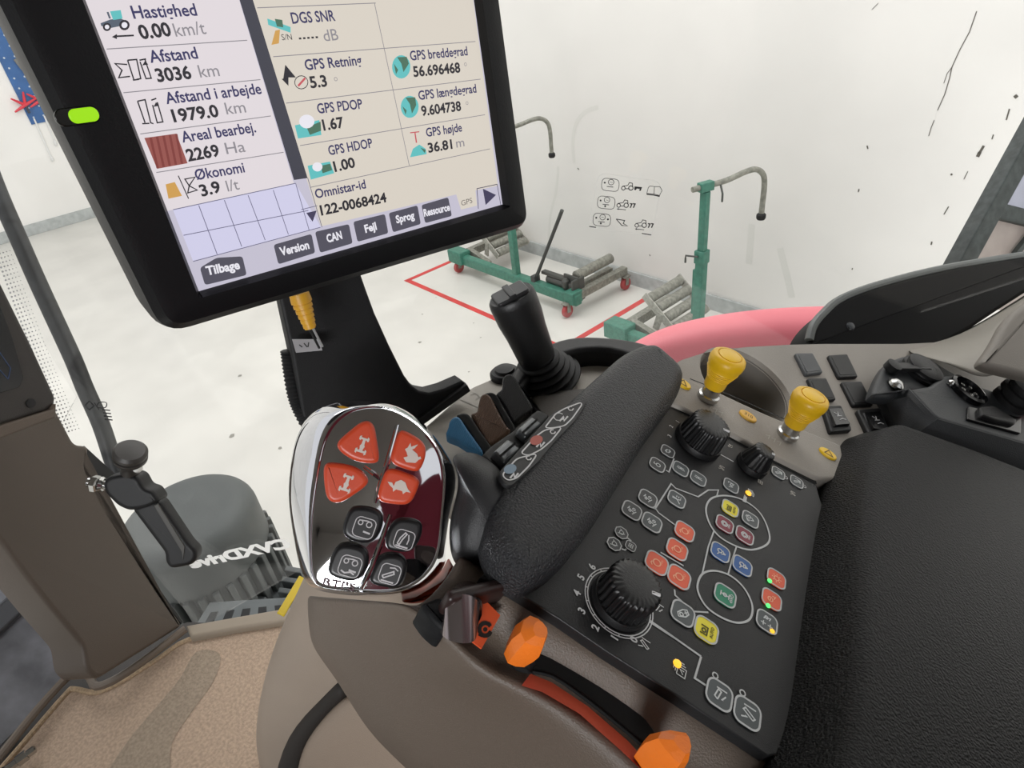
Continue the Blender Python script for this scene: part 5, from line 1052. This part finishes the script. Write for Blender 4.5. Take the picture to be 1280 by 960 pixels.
for t, q, a, b in keys: sgroup('key_lettering', D_wht, lambda m: m.text(t, su(*z3(*a)), su(*z3(*b)), SCR, .0011, .035, .0047))
sgroup('gps_tab_lettering', EM('tab_text', (110,104,100), 1.0), lambda m: T(m, 'GPS', z3(1047,215), z3(1085,204), 0, .0036))
def _arrow(m):
    m.ribbon([su(*z3(*p)) for p in ((1105,225),(1100,155),(1170,140),(1183,212))], .0005, SCR, .0008); m.flat([su(*z3(*p)) for p in ((1120,155),(1166,177),(1130,212))], SCR, .0009); m.flat(Q((382,266),(395,263),(390,277)), SCR, .0009)
icons('arrow', EM('arrow_grey', (70,66,92), 1.0), _arrow)
sgroup('field_icon', EM('field_red', (150,84,78), 1.0), lambda m: m.flat(Q((180,172.5),(220,167),(234,204),(196,211)), SCR, .0007))
def _str(m):
    for k in range(5): t = k/5+.12; A = Vector((180+40*t,172.5-5.5*t)); B = Vector((196+38*t,211-7*t)); m.ribbon(Q(tuple(A+Vector((5,0))*.6), tuple(B-Vector((4,0)))), .0011, SCR, .0008)
sgroup('field_stripes', EM('field_red_dark', (128,62,58), 1.0), _str)
z1 = lambda x, y: (100+x/4.267, y/4.267); z2 = lambda x, y: (320+x/3.7647, y/3.7647)
def S1(pts, f=z1): return [su(*f(*p)) for p in pts]
def _blk(m):
    for c, r in (((142,145),22),((235,135),28)): m.flat(S1([(c[0]+r*math.cos(t), c[1]+r*math.sin(t)) for t in [k*.45 for k in range(14)]]), SCR, .0008)
    m.ribbon(S1([(185,195),(285,190)]), .0007, SCR, .0008); m.flat(S1([(168,198),(195,182),(195,210)]), SCR, .0008)
    for pts in ([(250,345),(185,340),(222,375),(205,415),(265,408)], [(252,322),(300,318),(322,420),(300,424)], [(280,428),(312,424)], [(252,322),(285,425)], [(318,330),(350,420),(378,418),(345,320)], [(305,540),(345,532),(375,655),(390,660)], [(305,540),(345,655)], [(330,660),(368,658)], [(378,535),(405,525)], [(385,560),(410,655),(440,650),(410,545)], [(315,322),(350,315)]): m.ribbon(S1(pts), .0006, SCR, .0008)
    for p in ([(330,350),(345,325),(362,345)], [(390,570),(403,545),(420,565)]): m.flat(S1(p), SCR, .0008)
    for p in ([(135,305),(150,365),(125,375)], [(135,305),(150,365),(185,365)], [(118,372),(150,365),(150,405)]): m.flat(S1(p, z2), SCR, .0008)
    for c, r in (((210,388),31),): m.ribbon(S1([(c[0]+r*math.cos(t), c[1]+r*math.sin(t)) for t in [k*.4 for k in range(16)]], z2), .0004, SCR, .0009, True)
    m.text('S/N', su(*z2(120,190)), su(*z2(168,188)), SCR, .0009); m.ribbon([su(*z3(*p)) for p in ((62,110),(98,190))], .0005, SCR, .0008)
    for p in ([(85,122),(120,115),(100,145)], [(100,145),(128,160),(95,170)]): m.ribbon([su(*z3(*q)) for q in p], .0006, SCR, .0008, True)
icons('black_icon', D_num, _blk)
def _wh(m):
    for c, r in (((142,145),12),((235,135),16)): m.flat(S1([(c[0]+r*math.cos(t), c[1]+r*math.sin(t)) for t in [k*.45 for k in range(14)]]), SCR, .0009)
    for c, r in (((235,572),36),((285,785),24)): m.flat(S1([(c[0]+r*math.cos(t), c[1]+r*.9*math.sin(t)) for t in [k*.4 for k in range(16)]], z2), SCR, .0011)
icons('white_icon', D_wht, _wh)
def _cy(m):
    m.flat(S1([(158,62),(215,55),(225,100),(175,108)]), SCR, .0008)
    for c, rx, ry in (((680,315),43,55),((720,503),42,52)): m.flat(S1([(c[0]+rx*math.cos(t), c[1]+ry*math.sin(t)) for t in [k*.3 for k in range(21)]], z2), SCR, .0008)
    m.flat(S1([(180,590),(295,565),(305,635),(195,652)], z2), SCR, .0008); m.flat(S1([(240,780),(345,760),(365,815),(255,845)], z2), SCR, .0008); m.flat(S1([(722,740),(735,700),(765,680),(795,700),(800,725)], z2), SCR, .0008)
    m.flat(S1([(50,88),(160,128),(160,155),(55,118)], z2), SCR, .0008)
icons('cyan_icon', EM('icon_cyan', (98,190,190), 1.0), _cy)
def _gr(m):
    for p in ([(660,270),(705,268),(715,300),(690,340),(680,300)], [(645,300),(665,330),(655,350)], [(700,460),(745,458),(750,495),(730,535),(720,490)], [(685,500),(705,520),(700,540)], [(235,600),(300,572),(303,615),(250,635)], [(300,780),(345,770),(355,800),(310,815)], [(770,695),(795,705),(790,720)], [(85,90),(120,95),(125,130),(95,125)]): m.flat(S1(p, z2), SCR, .0010)
icons('green_icon', EM('icon_green', (76,112,92), 1.0), _gr)
def _bd(m): m.flat(S1([(108,125),(160,105),(215,100),(250,115),(215,140),(165,150),(112,140)]), SCR, .00075); m.ribbon(S1([(145,65),(158,100)]), .0008, SCR, .0008)
sgroup('tractor_icon', EM('icon_slate', (86,96,110), 1.0), _bd)
def _or(m):
    m.flat([su(*z3(*p)) for p in ((18,140),(50,132),(75,180),(28,190))], SCR, .0008); m.flat(S1([(88,145),(110,140),(105,205),(70,212)], z2), SCR, .0008)
icons('orange_icon', EM('icon_orange', (206,158,84), 1.0), _or)
def _rd(m): m.ribbon(S1([(722,625),(765,620)], z2), .0006, SCR, .0008); m.ribbon(S1([(745,625),(752,672)], z2), .0009, SCR, .0008); m.ribbon(S1([(195,405),(228,368)], z2), .0010, SCR, .0010)
icons('red_icon', EM('icon_red', (196,84,92), 1.0), _rd)
# ------------------------------------------------------------------ monitor stand, plug and loom
stp = pl3((355,387,.475), (455,356,.50), (560,500,.575))
T0 = root('monitor_stand', 'black flared stand post carrying the monitor above the armrest', 'stand', stp.hit(560,500))
q = [(340,330),(447,330),(458,362),(469,392),(487,432),(506,470),(514,481),(524,488.5),(537,491),(555,486),(578,476),(584,480),(584,486),(548,510),(524,527),(505,545),(490,600),(400,600),(378,521),(366,450)]
m = MB(); m.prism([stp.uv(*p) for p in q], stp, -.016, 0, .0025); obj('post', m, M('stand_black', (24,24,25), .5, bump=.2, bscale=1200, spec=.3), T0, sharp=30)
m = MB(); m.bar(stp.at(*stp.uv(584,483), .001), stp.at(*stp.uv(522,527), .001), .008, .006, up=stp.N, rnd=.001); obj('foot_lip', m, rubber, T0)
cp = P(395,372,.45); cd = (P(386,412,.458)-P(375,378,.445)); m = MB(); o_ = P(376,374,.445); cd = P(388,411,.452)-o_; L_ = cd.length
prof = []
for k in range(6): r = .0072-.00055*k; z = L_*k/6; prof += [(r, z), (r, z+L_*.11), (r*.86, z+L_*.115), (r*.86, z+L_*.16)]
m.lathe(o_, cd, [(.0068,-.004)]+prof+[(.003,L_)], 20)
T0 = root('cable_plug', 'yellow ribbed cable plug under the monitor', 'plug', o_)
obj('strain_relief', m, M('plug_yellow', (206,152,24), .45), T0, sharp=40)
for k, (a, b) in enumerate((((386,409),(399,435)), ((390,408),(403,433)))):
    m = MB(); m.tube([P(*a,.452), P(*b,.468)], .0009, 8); obj('wire', m, rubber if k == 0 else M('wire_grey', (150,150,150), .4), T0)
tg = pl3((366,424,.475), (400,424,.48), (402,438,.48)); q = [tg.uv(*p) for p in ((365,424),(399,424),(403,438),(370,441))]
m = MB(); m.prism(q, tg, -.0006, .0004); m.mi = 1
for a, b in (((374,431),(378,434)),((380,429),(384,434)),((386,428),(385,434))): m.ribbon([tg.uv(*a), tg.uv(*b)], .0008, tg, .0006)
tag(obj('cable_tag', m, [M('tag_paper', (150,148,150), .6), ink], loc=tg.at(*q[0]), sharp=20), 'small grey paper tag on the wires below the yellow plug', 'tag')
m = MB(); pts = cat([P(*p) for p in ((360,438,.50),(363,462,.505),(368,492,.51),(376,514,.515),(390,540,.52))], 12, False); m.tube(pts, [.0062 if i % 2 else .0050 for i in range(len(pts))], 14)
tag(obj('corrugated_loom', m, rubber, loc=P(363,462,.5)), 'black corrugated cable loom behind the left edge of the monitor stand', 'cable')
# chrome fitting at the lower left corner of the mat
fo = mp.hit(30,946,.02); fd = mp.hit(52,930,.02)-mp.hit(8,962,.02); T0 = root('hose_fitting', 'small chrome fitting at the lower left corner of the mat', 'fitting', fo)
m = MB(); m.lathe(fo, fd, [(.004,-.03),(.006,-.028),(.006,-.01),(.0085,-.009),(.0085,.004),(.006,.005),(.006,.014),(.004,.016)], 6); obj('nut', m, silver, T0)
m = MB(); m.tube([fo-fd.normalized()*.09, fo-fd.normalized()*.025], .007, 10); obj('hose', m, rubber, T0)
